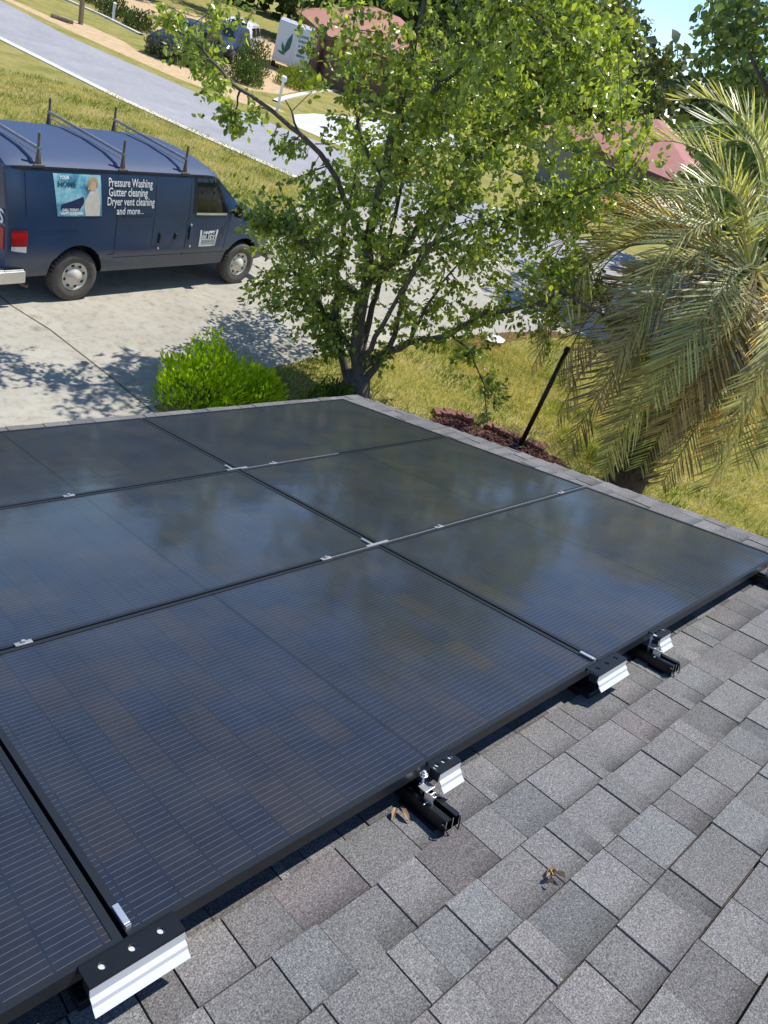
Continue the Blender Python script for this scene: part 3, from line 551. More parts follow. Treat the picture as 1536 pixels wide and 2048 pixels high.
# ------------------------------------------------------------ shrubs
def shrub(name,c,rad,hgt,nleaf,size,tones,label,cat='shrub',mat='leaf_lime',group=None,up=.9,wr=.42,squash=1):
    o=empty(name,(c[0],c[1],0)); tag(o,label,cat,group)
    m=MB()
    for k in range(26):
        a=rng.uniform(0,6.28); r=rng.random()**.5*.8; e=Vector((math.cos(a)*rad[0]*r,math.sin(a)*rad[1]*r,hgt*rng.uniform(.55,.9)*(1-.4*r))); m.tube([(e.x*.15,e.y*.15,0),(e.x*.6,e.y*.6,e.z*.5),tuple(e)],[.016,.01,.004],4,caps=False)
    m.build('stems',M['bark'],o)
    u=rdir(nleaf); u[:,2]=np.abs(u[:,2]); rr=rng.random(nleaf)**(1/3.2)
    bump=np.array([1+.35*noise.noise(Vector(x)*2.3+Vector((c[0],c[1],0))) for x in u])
    P=u*rr[:,None]*bump[:,None]*np.array([rad[0],rad[1],hgt])
    D=u*.6+rdir(nleaf)*.6; D[:,2]+=up; f=rng.random((nleaf,1)); T=np.array(tones[0])*(1-f)+np.array(tones[1])*f; T*=rng.uniform(.7,1.2,(nleaf,1))
    leaves_mesh('foliage',P,D,rng.uniform(.7,1.25,nleaf)*size,T,M[mat],o,wr=wr); return o
shrub('lime_shrub',(5.3,7.7),(.72,.55),.80,2900,.085,((.28,.42,.012),(.74,.84,.05)),'low bright lime green shrub at the driveway corner just beyond the roof edge')
shrub('lime_shrub',(6.1,7.6),(.40,.36),.46,1100,.08,((.26,.40,.012),(.72,.82,.05)),'smaller lime green shrub between the low bright shrub and the tree trunk')
shrub('ground_shrub',(7.25,7.15),(.45,.4),.4,1000,.07,((.05,.11,.02),(.12,.2,.03)),'dark green low bush at the foot of the big tree',mat='leaf')
def fshrub(n,x,y,r,h,lb,t0=(.05,.09,.03),t1=(.12,.17,.05),nl=1500,s=.13,group='shrubs in the yard across the street'): shrub(n,(x,y),(r,r),h,nl,s,(t0,t1),lb,mat='leaf_far',group=group)
fshrub('grey_shrub',38.0,21.3,1.5,2.0,'dark bush hiding the wall of the right hand pink roofed house',(.05,.09,.03),(.14,.18,.06),2600,.16)
fshrub('hedge_shrub',20.6,45.0,.9,1.0,'rounded dark shrub behind the white kerb near the top left')
fshrub('hedge_shrub',21.0,42.8,.8,.9,'dark shrub closest to the end of the white kerb')
fshrub('hedge_shrub',20.6,48.5,1.1,1.1,'dark hedge shrub at the very top left beside the white garden posts')
fshrub('grey_shrub',18.9,35.6,1.0,1.05,'grey green round shrub in front of the dark parked car',(.10,.13,.07),(.22,.24,.14),2400)
fshrub('grey_shrub',20.6,35.0,.9,1.2,'leafy grey green shrub right of the round one',(.08,.13,.05),(.2,.24,.1),2000)
fshrub('grey_shrub',22.4,34.4,.8,1.0,'green shrub near the road left of the white mailbox',(.06,.12,.03),(.16,.22,.06),1600)
fshrub('yellow_shrub',27.0,37.0,1.0,.95,'yellow green clipped shrub below the white trailer',(.18,.26,.03),(.34,.38,.06),1800)
fshrub('yellow_shrub',28.9,38.5,1.1,.95,'second yellow green shrub, right of the one below the trailer',(.18,.26,.03),(.34,.38,.06),1800)
fshrub('grey_shrub',25.2,38.4,1.0,1.7,'taller green shrub left of the trailer',(.06,.11,.03),(.14,.2,.05),1800)
# ------------------------------------------------------------ background trees
def bgtree(x,y,h,r,lb,t0,t1,nl=5200,s=.34,trunk=.3,lift=.28,seed=0,group='trees beyond the houses',cat='tree',squash=1.0):
    global rng
    o=empty('tree',(x,y,0)); tag(o,lb,cat,group); rs=random.Random(seed); m=MB(); top=Vector((rs.uniform(-.5,.5),rs.uniform(-.5,.5),h*.8)); m.tube([(0,0,-.1),(.1,0,h*.3),tuple(top)],[trunk,trunk*.75,trunk*.2],8)
    P=[];C=[]
    ncl=int(34)
    for k in range(ncl):
        u=Vector((rs.gauss(0,1),rs.gauss(0,1),rs.gauss(0,1))).normalized()*rs.random()**.45; c=Vector((u.x*r,u.y*r,h*lift+(h*(1-lift))*(.5+.46*u.z))); cr=r*rs.uniform(.22,.42)
        st=Vector((0,0,min(c.z*.7,h*.6))); m.tube([st,(st+c)/2+Vector((0,0,.2)),c],[trunk*.3,trunk*.18,.02],5,caps=False)
        n_=int(nl/ncl); dd=rdir(n_)*(rng.random((n_,1))**.4)*cr; P.append(np.array(c)+dd*np.array([1,1,.75])); C.append(np.full((n_,1),rs.uniform(.65,1.2)))
    m.build('trunk',M['bark'],o,smooth=True); P=np.concatenate(P); C=np.concatenate(C); f=rng.random((len(P),1))
    leaves_mesh('crown',P,rdir(len(P)),rng.uniform(.6,1.2,len(P))*s,(np.array(t0)*(1-f)+np.array(t1)*f)*C*rng.uniform(.8,1.2,(len(P),1)),M['leaf_far'],o,wr=.7)
    return o
DG0=(.12,.20,.08);DG1=(.32,.40,.14)
bgtree(24.3,9.8,11.0,4.3,'big dark green oak at the top right corner behind the palm',DG0,DG1,15000,.26,.35,.2,1)
bgtree(31.0,13.2,7.0,2.5,'dark tree left of the big oak, partly hiding the pink roof',DG0,DG1,7000,.27,.3,.12,2)
bgtree(30,8.5,7.5,3.4,'shaded dark tree low behind the palm fronds',DG0,(.06,.10,.03),7000,.28,.3,.05,3)
bgtree(58,41,11,6,'olive tree beyond the pink roof under the patch of sky',(.07,.10,.03),(.2,.2,.08),6500,.5,.4,.15,4)
bgtree(50,52,14,6.5,'tall tree behind the houses, right of the brown fascia house',(.04,.08,.03),(.11,.16,.05),7000,.5,.4,.15,5)
bgtree(66,58,14,7,'distant tree between the two pink roofed houses',(.05,.09,.04),(.14,.18,.07),6500,.55,.4,.12,6)
bgtree(44,62,13,6.5,'distant green tree above the box trailer',(.05,.09,.03),(.13,.18,.06),6500,.5,.4,.15,7)
bgtree(30,62,11,5.5,'green tree at the top edge left of the trailer',(.05,.1,.03),(.13,.2,.06),6000,.45,.35,.15,8)
bgtree(78,34,12,7,'far tree behind the right hand pink roof',(.05,.08,.04),(.13,.16,.07),6000,.55,.4,.12,9)
bgtree(36,34.5,6.5,2.6,'mid size tree in the yard across the road behind the big tree',(.05,.09,.02),(.14,.19,.05),5000,.24,.2,.2,10)
bgtree(62,20,12,6,'far dark tree behind the palm at the right',DG0,DG1,6000,.5,.4,.1,12)
P=[];C=[];rs=random.Random(21)
for k in range(150):
    a=R(-25+165*k/150)+rs.uniform(-.01,.01); rad=rs.uniform(88,112); hgt=rs.uniform(8.5,13); c=(rad*math.cos(a),rad*math.sin(a)); n_=130
    dd=rdir(n_)*(rng.random((n_,1))**.3); P.append(np.array([c[0],c[1],hgt*.5])+dd*np.array([4.2,4.2,hgt*.5])); C.append(np.full((n_,1),rs.uniform(.6,1.3)))
P=np.concatenate(P);C=np.concatenate(C);f=rng.random((len(P),1))
tag(leaves_mesh('far_woods',P,rdir(len(P)),rng.uniform(1.0,2.0,len(P)),(np.array((.05,.08,.035))*(1-f)+np.array((.13,.15,.07))*f)*C,M['leaf_far'],None,wr=.8),'distant belt of woods closing the horizon behind the houses','woods',kind='stuff')
# ------------------------------------------------------------ houses across the street
def hip_house(name,lb,cx,cy,rz,LX,LY,he,hp,wallm,roofm,ov=.5,windows=()):
    o=empty(name,(cx,cy,0),rz); tag(o,lb,'house'); m=MB()
    x,y=LX/2,LY/2; m.box((0,0,he/2),(LX,LY,he)); m.build('wall',wallm,o)
    X,Y=x+ov,y+ov; rl_=max(X-Y,.5); r=MB(); A=[(-X,-Y,he+.02),(X,-Y,he+.02),(X,Y,he+.02),(-X,Y,he+.02)]; B=[(-rl_,0,hp),(rl_,0,hp)]
    r.face([A[0],A[1],B[1],B[0]]); r.face([A[1],A[2],B[1]]); r.face([A[2],A[3],B[0],B[1]]); r.face([A[3],A[0],B[0]]); r.build('roof',roofm,o)
    f=MB(); t=.03
    for (c,d) in (((0,-Y,he-.08),(2*X,t,.2)),((0,Y,he-.08),(2*X,t,.2)),((-X,0,he-.08),(t,2*Y-.06,.2)),((X,0,he-.08),(t,2*Y-.06,.2))): f.box(c,d)
    f.build('fascia',M['fascia'],o); s=MB(); s.face([(-X+.05,-Y+.05,he-.1),(-X+.05,Y-.05,he-.1),(X-.05,Y-.05,he-.1),(X-.05,-Y+.05,he-.1)]); s.build('soffit',M['siding'],o)
    for (side,u,z,wd,ht) in windows:
        w_=MB(); g_=MB()
        if side=='-y': w_.box((u,-y-.02,z),(wd+.14,.05,ht+.14)); g_.box((u,-y-.05,z),(wd,.02,ht))
        else: w_.box((-x-.02,u,z),(.05,wd+.14,ht+.14)); g_.box((-x-.05,u,z),(.02,wd,ht))
        wo=w_.build('window',M['soffit'],o); g_.build('pane',M['glass'],wo)
    return o
# eave line of house A from (33.4,41.7) to (47.9,67.2)
ang=math.atan2(67.2-41.7,47.9-33.4); dx,dy=math.cos(ang),math.sin(ang); ex,ey=(33.4+2*dx,41.7+2*dy)
LXa=20; mid=Vector((32.4,43.0))+Vector((dx,dy))*(LXa/2-3.0)+Vector((dy,-dx))*5.0
hip_house('house','brown brick house with salmon pink roof behind the white trailer',mid.x,mid.y,ang+math.pi,LXa-1,9,2.6,4.7,M['brick'],M['pinkroof'],.5,[('-y',3,1.5,1.4,1.1),('-y',-4,1.5,1.4,1.1)])
hip_house('house','house with a pink shingle roof at the right, between tree crown and palm',44.0,25.4,R(20),11,8.5,2.5,4.75,M['siding'],M['pinkroof2'],.5,[('-y',-2,1.4,1.3,1.1),('-y',2.5,1.4,1.3,1.1),('-x',0,1.4,1.2,1.1)])
# ------------------------------------------------------------ vehicle body tools
class Body:
    def __init__(s,stations): s.st=stations          # list of (x, [(y,z)...])
    def prof(s,x):
        xs=[a for a,_ in s.st]
        if x<=xs[0]: return s.st[0][1]
        if x>=xs[-1]: return s.st[-1][1]
        for (x0,p0),(x1,p1) in zip(s.st,s.st[1:]):
            if x0<=x<=x1:
                f=(x-x0)/(x1-x0); return [((a[0]*(1-f)+b[0]*f),(a[1]*(1-f)+b[1]*f)) for a,b in zip(p0,p1)]
    def side(s,x,z):
        p=s.prof(x); zs=[q[1] for q in p[1:]]; ys=[q[0] for q in p[1:]]
        for (z0,y0),(z1,y1) in zip(zip(zs,ys),zip(zs[1:],ys[1:])):
            if z0<=z<=z1: return y0+(y1-y0)*(z-z0)/max(z1-z0,1e-6)
        return ys[0] if z<zs[0] else ys[-1]
    def top(s,x,y):
        p=s.prof(x); q=[(a,b) for a,b in p if True]
        for (y0,z0),(y1,z1) in list(zip(q,q[1:]))[::-1]:
            if y1<=abs(y)<=y0: return z1+(z0-z1)*(abs(y)-y1)/max(y0-y1,1e-6)
        return q[-1][1]
    def mesh(s,name,mats,parent,arches=(),ar=.46,ydepth=.32,wmax=1.0,zc=.40):
        m=MB(); n=len(s.st[0][1]); rings=[]
        for x,p in s.st:
            b=len(m.v); loop=[(x,-y,z) for y,z in p]+[(x,y,z) for y,z in p[::-1][1:-1]]
            m.v.extend(loop); rings.append((b,len(loop)))
        for (a,L),(b,_) in zip(rings,rings[1:]):
            for k in range(L): m.f.append((a+k,b+k,b+(k+1)%L,a+(k+1)%L)); m.m.append(0); m.c.append(None)
        m.f.append(tuple(rings[0][0]+k for k in range(rings[0][1]))); m.m.append(0); m.c.append(None)
        m.f.append(tuple(rings[-1][0]+k for k in range(rings[-1][1]))[::-1]); m.m.append(0); m.c.append(None)
        o=m.build(name,mats,parent)
        cut=[]
        for ax in arches:
            for sy in (-1,1):
                c=MB(); c.lathe([(0,0),(ar,0),(ar,ydepth+.3),(0,ydepth+.3)],(ax,-(wmax+.3) if sy<0 else wmax-ydepth,zc),'Y',28)
                co=c.build('cutter',mats[1]); bpy.context.view_layer.update()
                if parent: co.parent=parent
                md=o.modifiers.new('b','BOOLEAN'); md.operation='DIFFERENCE'; md.object=co; md.solver='EXACT'; cut.append(co)
        if cut:
            bpy.context.view_layer.update(); dg=bpy.context.evaluated_depsgraph_get(); me=bpy.data.meshes.new_from_object(o.evaluated_get(dg)); o.modifiers.clear(); old=o.data; o.data=me
            while len(me.materials)<2: me.materials.append(mats[1])
            for c in cut: bpy.data.objects.remove(c)
            me.materials[0]=mats[0]; me.materials[1]=mats[1]
            for p in me.polygons:
                c=p.center; ins=any(math.hypot(c.x-ax,c.z-zc)<ar*1.01 for ax in arches) and abs(p.normal.y)<.5 and abs(c.y)<wmax*1.02 or (any(math.hypot(c.x-ax,c.z-zc)<ar*.98 for ax in arches) and abs(c.y)<wmax-ydepth+.02)
                p.material_index=1 if ins or c.z<.3 and p.normal.z<-.7 else 0
        else: me=o.data
        me.polygons.foreach_set('use_smooth',[True]*len(me.polygons))
        try: me.set_sharp_from_angle(angle=R(28))
        except Exception: pass
        return o
def side_patch(body,name,mat,parent,quad,sy=-1,off=.004,n=8,thick=0):
    """quad: (x,z) corners bl, br, tr, tl laid on the body side"""
    m=MB(); G=[]
    for j in range(n+1):
        row=[]
        for i in range(n+1):
            u,v=i/n,j/n; a=Vector(quad[0]).lerp(Vector(quad[1]),u); b=Vector(quad[3]).lerp(Vector(quad[2]),u); p=a.lerp(b,v); row.append((p.x,sy*(body.side(p.x,p.y)+off),p.y))
        G.append(row)
    for j in range(n):
        for i in range(n): m.face([G[j][i],G[j][i+1],G[j+1][i+1],G[j+1][i]] if sy<0 else [G[j][i],G[j+1][i],G[j+1][i+1],G[j][i+1]])
    return m.build(name,mat,parent)
def text_mesh(s,size,bold=.0,align='LEFT',shear=0):
    cu=bpy.data.curves.new('t','FONT'); cu.body=s; cu.size=size; cu.offset=bold; cu.align_x=align; cu.shear=shear; cu.resolution_u=3
    o=bpy.data.objects.new('t',cu); col.objects.link(o); bpy.context.view_layer.update(); me=bpy.data.meshes.new_from_object(o.evaluated_get(bpy.context.evaluated_depsgraph_get())); V=[tuple(v.co) for v in me.vertices]; F=[tuple(p.vertices) for p in me.polygons]
    bpy.data.objects.remove(o); bpy.data.meshes.remove(me); return V,F
def side_text(body,lines,parent,mat,name='lettering',off=.007,bold=.002):
    m=MB()
    for (s,x0,x1,z,sz) in lines:
        V,F=text_mesh(s,sz,bold); xs=[v[0] for v in V]; wd=max(xs)-min(xs); k=(x1-x0)/wd; b=len(m.v)
        for v in V:
            x=x0+(v[0]-min(xs))*k; zz=z+v[1]; m.v.append((x,-(body.side(x,zz)+off),zz))
        for f in F: m.f.append(tuple(b+i for i in f)); m.m.append(0); m.c.append(None)
    return m.build(name,mat,parent)
def wheel(parent,x,y,r,wd,sy,rimm,tyrem,rr=.56,steel=True):
    m=MB(); W=wd; m.lathe([(r*rr,-W*.42),(r*.72,-W*.5),(r*.90,-W*.5),(r*.975,-W*.42),(r,-W*.30),(r,W*.30),(r*.975,W*.42),(r*.90,W*.5),(r*.6,W*.5)],(0,0,0),'Y',40)
    for k in range(40):   # tread blocks
        a=2*math.pi*k/40
        m.box((math.cos(a)*r*1.0,0,math.sin(a)*r*1.0),(.012,W*.7,.03),Matrix.Rotation(-a,3,'Y'))
    w_=m.build('wheel',tyrem,parent,smooth=True); w_.location=(x,y,r); 
    f=MB(); s=sy
    f.lathe([(r*rr,s*W*.42),(r*(rr-.03),s*W*.44),(r*(rr-.06),s*W*.34),(r*.40,s*W*.30),(r*.34,s*W*.40),(r*.22,s*W*.46),(r*.2,s*W*.52),(0,s*W*.54)],(0,0,0),'Y',40)
    ro=f.build('rim',rimm,w_,smooth=True)
    hb=MB()
    for k in range(8):
        a=2*math.pi*k/8+.2; c=(math.cos(a)*r*.42,s*W*.325,math.sin(a)*r*.42); rr_=r*.062
        P=[(c[0]+rr_*math.cos(t)*1.2,c[1]+s*.004,c[2]+rr_*math.sin(t)) for t in [2*math.pi*q/10 for q in range(10)]]
        hb.face(P if s<0 else P[::-1])
    hb.build('hand_hole',M['black'],w_)
    return w_
# ------------------------------------------------------------ work van
YAW=R(13.9); vy=Vector((-math.sin(YAW),math.cos(YAW),0)); vo=Vector((4.70,10.644,0))+vy*1.0
van=empty('work_van',tuple(vo),YAW); tag(van,'faded navy blue work van with roof racks and service lettering parked on the driveway','van')
base=[(0,.42),(.88,.40),(.935,.43),(.955,.50),(.965,.66),(.995,.71),(1.0,.80),(1.0,1.02),(.992,1.08),(.992,1.30),(.965,1.55),(.925,1.80),(.895,1.915),(.90,1.925),(.90,1.94),(.865,1.965),(.78,2.005),(.5,2.05),(0,2.07)]
def vst(x,zmax=2.07,wk=1.0,zmin=.40,b=1.3):
    P=[]
    for y,z in base:
        if zmax<2.07:
            if zmax<1.42: bb=.92
            else: bb=1.3
            if z>bb: z=bb+(z-bb)*(zmax-bb)/(2.07-bb)
        if z<.55: z=zmin+(z-.40)*( .55-zmin)/.15
        P.append((y*wk,z))
    return (x,P)
ST=[vst(-1.12,2.0,.94,.55),vst(-1.10,2.04,.965,.52),vst(-1.02,2.06,.988,.48),vst(-.88),vst(-.4),vst(.4),vst(1.2),vst(2.0),vst(2.42),vst(2.55,2.055),vst(2.68,1.99,.995),vst(2.95,1.76,.985),vst(3.22,1.53,.975),vst(3.36,1.415,.97),vst(3.5,1.375,.965),vst(3.9,1.30,.95),vst(4.15,1.22,.92,.42),vst(4.28,1.10,.87,.45),vst(4.33,.98,.82,.5)]
VB=Body(ST); bodyo=VB.mesh('body',[M['van'],M['black']],van,arches=(0,3.505),ar=.465,ydepth=.34,wmax=1.0,zc=.42)
for wx in (0,3.505):
    for sy in (-1,1): wheel(van,wx,sy*.86,.385,.235,sy,M['rim'],M['tyre'])
m=MB(); m.tube([(0,-.8,.36),(0,.8,.36)],.06,10); m.lathe([(0,-.14),(.14,-.1),(.16,0),(.14,.1),(0,.14)],(0,0,.36),'Y',16); m.tube([(3.5,-.8,.36),(3.5,.8,.36)],.05,8); m.box((1.6,0,.42),(4.6,.9,.10)); m.tube([(-.9,-.55,.33),(.6,-.55,.36)],.03,8); m.build('chassis',M['black'],van)
# glazing
side_patch(VB,'door_window',M['glass'],van,[(2.24,1.365),(2.93,1.355),(2.60,1.90),(2.17,1.90)],-1,.004)
side_patch(VB,'door_window',M['glass'],van,[(2.24,1.365),(2.93,1.355),(2.60,1.90),(2.17,1.90)],1,.004)
side_patch(VB,'window_trim',M['chrome'],van,[(2.20,1.325),(2.92,1.315),(2.93,1.352),(2.20,1.362)],-1,.010,4)
for nm,q_ in (('rubber_seal',[(2.13,1.36),(2.235,1.36),(2.165,1.90),(2.12,1.90)]),('rubber_seal',[(2.12,1.903),(2.60,1.903),(2.59,1.915),(2.12,1.915)]),('rubber_seal',[(2.935,1.34),(2.985,1.34),(2.64,1.91),(2.603,1.903)])): side_patch(VB,nm,M['black'],van,q_,-1,.0045,6)
m=MB()
NX=6; NY=10; X0,X1=2.64,3.33
G=[[(X0+(X1-X0)*i/NX,-.80+1.6*j/NY) for j in range(NY+1)] for i in range(NX+1)]
for i in range(NX):
    for j in range(NY):
        m.face([(x,y,VB.top(x,y)+.005) for x,y in (G[i][j],G[i+1][j],G[i+1][j+1],G[i][j+1])])
m.build('windshield',M['glass'],van)
# panel seams
def seam(pts,wd=.009):
    m=MB()
    for (x0,z0),(x1,z1) in zip(pts,pts[1:]):
        d=Vector((x1-x0,z1-z0)).normalized(); n_=Vector((-d.y,d.x))*wd/2; K=8
        for k in range(K):
            A=Vector((x0,z0)).lerp(Vector((x1,z1)),k/K); B=Vector((x0,z0)).lerp(Vector((x1,z1)),(k+1)/K)
            q_=[(A-n_),(B-n_),(B+n_),(A+n_)]; m.face([(p.x,-(VB.side(p.x,p.y)+.0025),p.y) for p in q_])
    return m
for pts in ([(2.04,.60),(2.04,1.33),(2.06,1.91)],[(2.97,.72),(3.04,1.25),(3.02,1.38)],[(1.33,.66),(1.33,1.88)],[(.50,.72),(.62,.72),(.62,1.88)],[(-.86,1.3),(-.86,1.88)],[(.62,.655),(3.02,.655)]): seam(pts).build('panel_seam',M['black'],van)
side_patch(VB,'gutter_seam',M['black'],van,[(-1.02,1.893),(2.62,1.893),(2.62,1.912),(-1.02,1.912)],-1,.0045,24)
for (x0,x1,z) in ((-.62,-.05,1.095),(.72,1.30,1.33),(1.0,1.3,1.335)): side_patch(VB,'raised_rib',M['van'],van,[(x0,z-.008),(x1,z-.008),(x1,z+.008),(x0,z+.008)],-1,.008,6)
# handles and hinges
for (x,z,dz) in ((1.47,.96,.17),(1.80,.98,.10),(2.11,1.02,.22)):
    m=MB(); y=-(VB.side(x,z)+.012); m.box((x,y,z),(.03,.024,dz)); m.box((x+.035,y+.008,z+.02),(.03,.012,.05)); m.build('door_handle',M['black'] if x<2 else M['van'],van,bevel=.006)
for (x,z) in ((1.47,.79),(2.15,.80),(2.12,1.16)):
    m=MB(); m.lathe([(0,-.012),(.018,-.012),(.02,0)],(x,-(VB.side(x,z)+.004),z),'Y',12); m.build('lock',M['chrome'],van)
m=MB(); m.box((3.08,-1.10,1.42),(.10,.14,.21)); m.box((3.05,-1.0,1.38),(.05,.14,.06)); mo=m.build('wing_mirror',M['black'],van,bevel=.02)
# tail lights, bumper
side_patch(VB,'tail_light',M['red'],van,[(-1.06,.905),(-.84,.905),(-.84,1.12),(-1.06,1.12)],-1,.018,6)
side_patch(VB,'reverse_light',M['clear'],van,[(-1.06,.84),(-.85,.815),(-.85,.90),(-1.06,.90)],-1,.018,4)
for sy in (-1,1): m=MB(); m.box((-1.122,sy*.86,.98),(.03,.14,.30)); m.build('tail_light',M['red'],van,bevel=.01)
m=MB(); m.box((-1.25,0,.545),(.24,1.98,.04)); m.box((-1.36,0,.46),(.03,1.98,.17)); m.box((-1.10,-1.0,.46),(.52,.04,.17)); m.box((-1.10,1.0,.46),(.52,.04,.17)); m.box((-1.0,-.975,.548),(.30,.05,.03)); m.build('rear_bumper',M['chrome'],van,bevel=.015)
m=MB(); m.tube([(-1.0,-.45,.36),(-.78,-.72,.27),(-.70,-.86,.24)],.028,10); m.build('exhaust_pipe',M['rust'],van)
m=MB(); m.box((4.38,0,.52),(.16,1.9,.2)); m.build('front_bumper',M['chrome'],van,bevel=.03)
m=MB(); m.box((4.30,0,.88),(.08,1.05,.26)); m.build('grille',M['black'],van)
for sy in (-1,1): m=MB(); m.box((4.27,sy*.70,.88),(.10,.26,.22)); m.build('headlight',M['clear'],van,bevel=.02)
# rear doors
m=MB()
for sy in (-1,1): m.face([(-1.126,sy*.06,1.32),(-1.126,sy*.74,1.32),(-1.126,sy*.70,1.82),(-1.126,sy*.06,1.82)][::-sy])
m.build('rear_window',M['glass'],van)
m=MB(); m.box((-1.124,0,1.2),(.006,.014,1.5)); m.build('panel_seam',M['black'],van)
m=MB()
for (s,sz,yy,zz) in (('CLEANERS',.19,-.0,1.15),('Window Cleaning',.13,.0,1.60),('Free Quotes',.13,.0,1.42)):
    V,F=text_mesh(s,sz,.004,'CENTER',0); b=len(m.v)
    for v in V: m.v.append((-1.136,yy-v[0]*1.0,zz+v[1]))
    for f in F: m.f.append(tuple(b+i for i in f)); m.m.append(0); m.c.append(None)
V,F=[],[]
# only the edge of the rear lettering is in view: a tall S near the corner
m=MB(); V,F=text_mesh('S',.26,.006,'CENTER'); b=0
for v in V: m.v.append((-1.136,-.86-v[0],1.18+v[1]))
for f in F: m.f.append(f); m.m.append(0); m.c.append(None)
m.build('rear_lettering',M['white'],van)
# lettering and stickers on the side
side_text(VB,[('Pressure Washing',.45,1.25,1.725,.165),('Gutter cleaning',.45,1.16,1.595,.165),('Dryer vent cleaning',.43,1.30,1.465,.165),('and more...',.60,1.10,1.335,.15)],van,M['white'])
st=NT('printed_sticker'); cc=st.coord(); nz=st.noise(3.2,4,.6,cc); st.set(Base_Color=st.ramp(nz,[(.35,(.03,.11,.28)),(.47,(.18,.48,.62)),(.60,(.45,.72,.78)),(.75,(.8,.85,.85))]),Roughness=.4)
sk=side_patch(VB,'printed_sticker',st.m,van,[(-.39,1.31),(.34,1.31),(.31,1.865),(-.45,1.865)],-1,.004)
def blob(name,mat,pts,off): 
    m=MB(); m.face([(x,-(VB.side(x,z)+off),z) for x,z in pts]); return m.build(name,mat,sk)
blob('printed_cloth',simple('cream_print',(.72,.66,.60),.5,var=.25,scale=14),[(.06,1.315),(.30,1.315),(.31,1.50),(.29,1.62),(.25,1.68),(.15,1.68),(.10,1.60),(.03,1.50)],.007)
blob('printed_face',simple('skin_print',(.68,.46,.34),.5,var=.15,scale=20),[(.145,1.66),(.215,1.66),(.235,1.71),(.23,1.77),(.19,1.80),(.15,1.78),(.13,1.72)],.010)
blob('printed_hair',simple('blond_print',(.55,.38,.14),.5,var=.3,scale=20),[(.09,1.66),(.14,1.68),(.135,1.75),(.16,1.795),(.21,1.80),(.24,1.76),(.25,1.69),(.27,1.74),(.25,1.81),(.20,1.845),(.14,1.835),(.105,1.78)],.009)
blob('printed_shape',simple('dark_blue_print',(.015,.03,.10),.5,var=.3,scale=20),[(-.34,1.40),(-.05,1.38),(.04,1.50),(.02,1.58),(-.15,1.52),(-.33,1.47)],.007)
side_text(VB,[('YOUR',-.36,-.20,1.80,.06),('HAPPY CUSTOMER',-.34,.02,1.335,.05),('CALL TODAY',-.32,-.05,1.385,.045)],sk,M['white'],'sticker_lettering',.010,.002)
side_text(VB,[('HOME',-.38,-.10,1.70,.10)],sk,M['darkteal'],'sticker_title',.010,.003)
# door logo: open-topped frame with text
fr=[[(2.35,.80),(2.40,.80),(2.385,1.07),(2.345,1.07)],[(2.70,.80),(2.745,.80),(2.77,1.07),(2.73,1.07)],[(2.35,.785),(2.745,.785),(2.745,.812),(2.35,.812)]]
lg=side_patch(VB,'door_logo',simple('pale_logo_film',(.42,.47,.48),.5,var=.1),van,[(2.36,.80),(2.74,.80),(2.745,.92),(2.365,.92)],-1,.004)
for q_ in fr: side_patch(VB,'logo_border',M['white'],lg,q_,-1,.008,3)
side_text(VB,[('HAPPY',2.42,2.70,1.0,.075),('BUSY',2.40,2.72,.90,.12)],lg,M['white'],'logo_lettering',.010,.004)
# ladder racks
for x in (-.65,.705,1.907):
    rk=empty('roof_rack',(x,0,0),0,van)
    for sy in (-1,1):
        r_=MB(); x=0; zb=1.955; r_.box((x,sy*.885,zb-.005),(.16,.05,.018)); r_.box((x,sy*.875,zb+.08),(.09,.014,.16),taper=.55); r_.tube([(x,sy*.87,zb),(x,sy*.87,zb+.40)],.018,8)
        r_.build('rack_post',M['rackpost'],rk)
    b_=MB(); b_.tube([(x,-.9,2.16),(x,.9,2.16)],.022,10); b_.tube([(x+.0,-.86,2.085),(x+.0,.86,2.085)],.009,6); b_.build('crossbar',M['steel'],rk)
m=MB(); m.box((-.7,-.86,1.975),(.02,.02,.01)); 
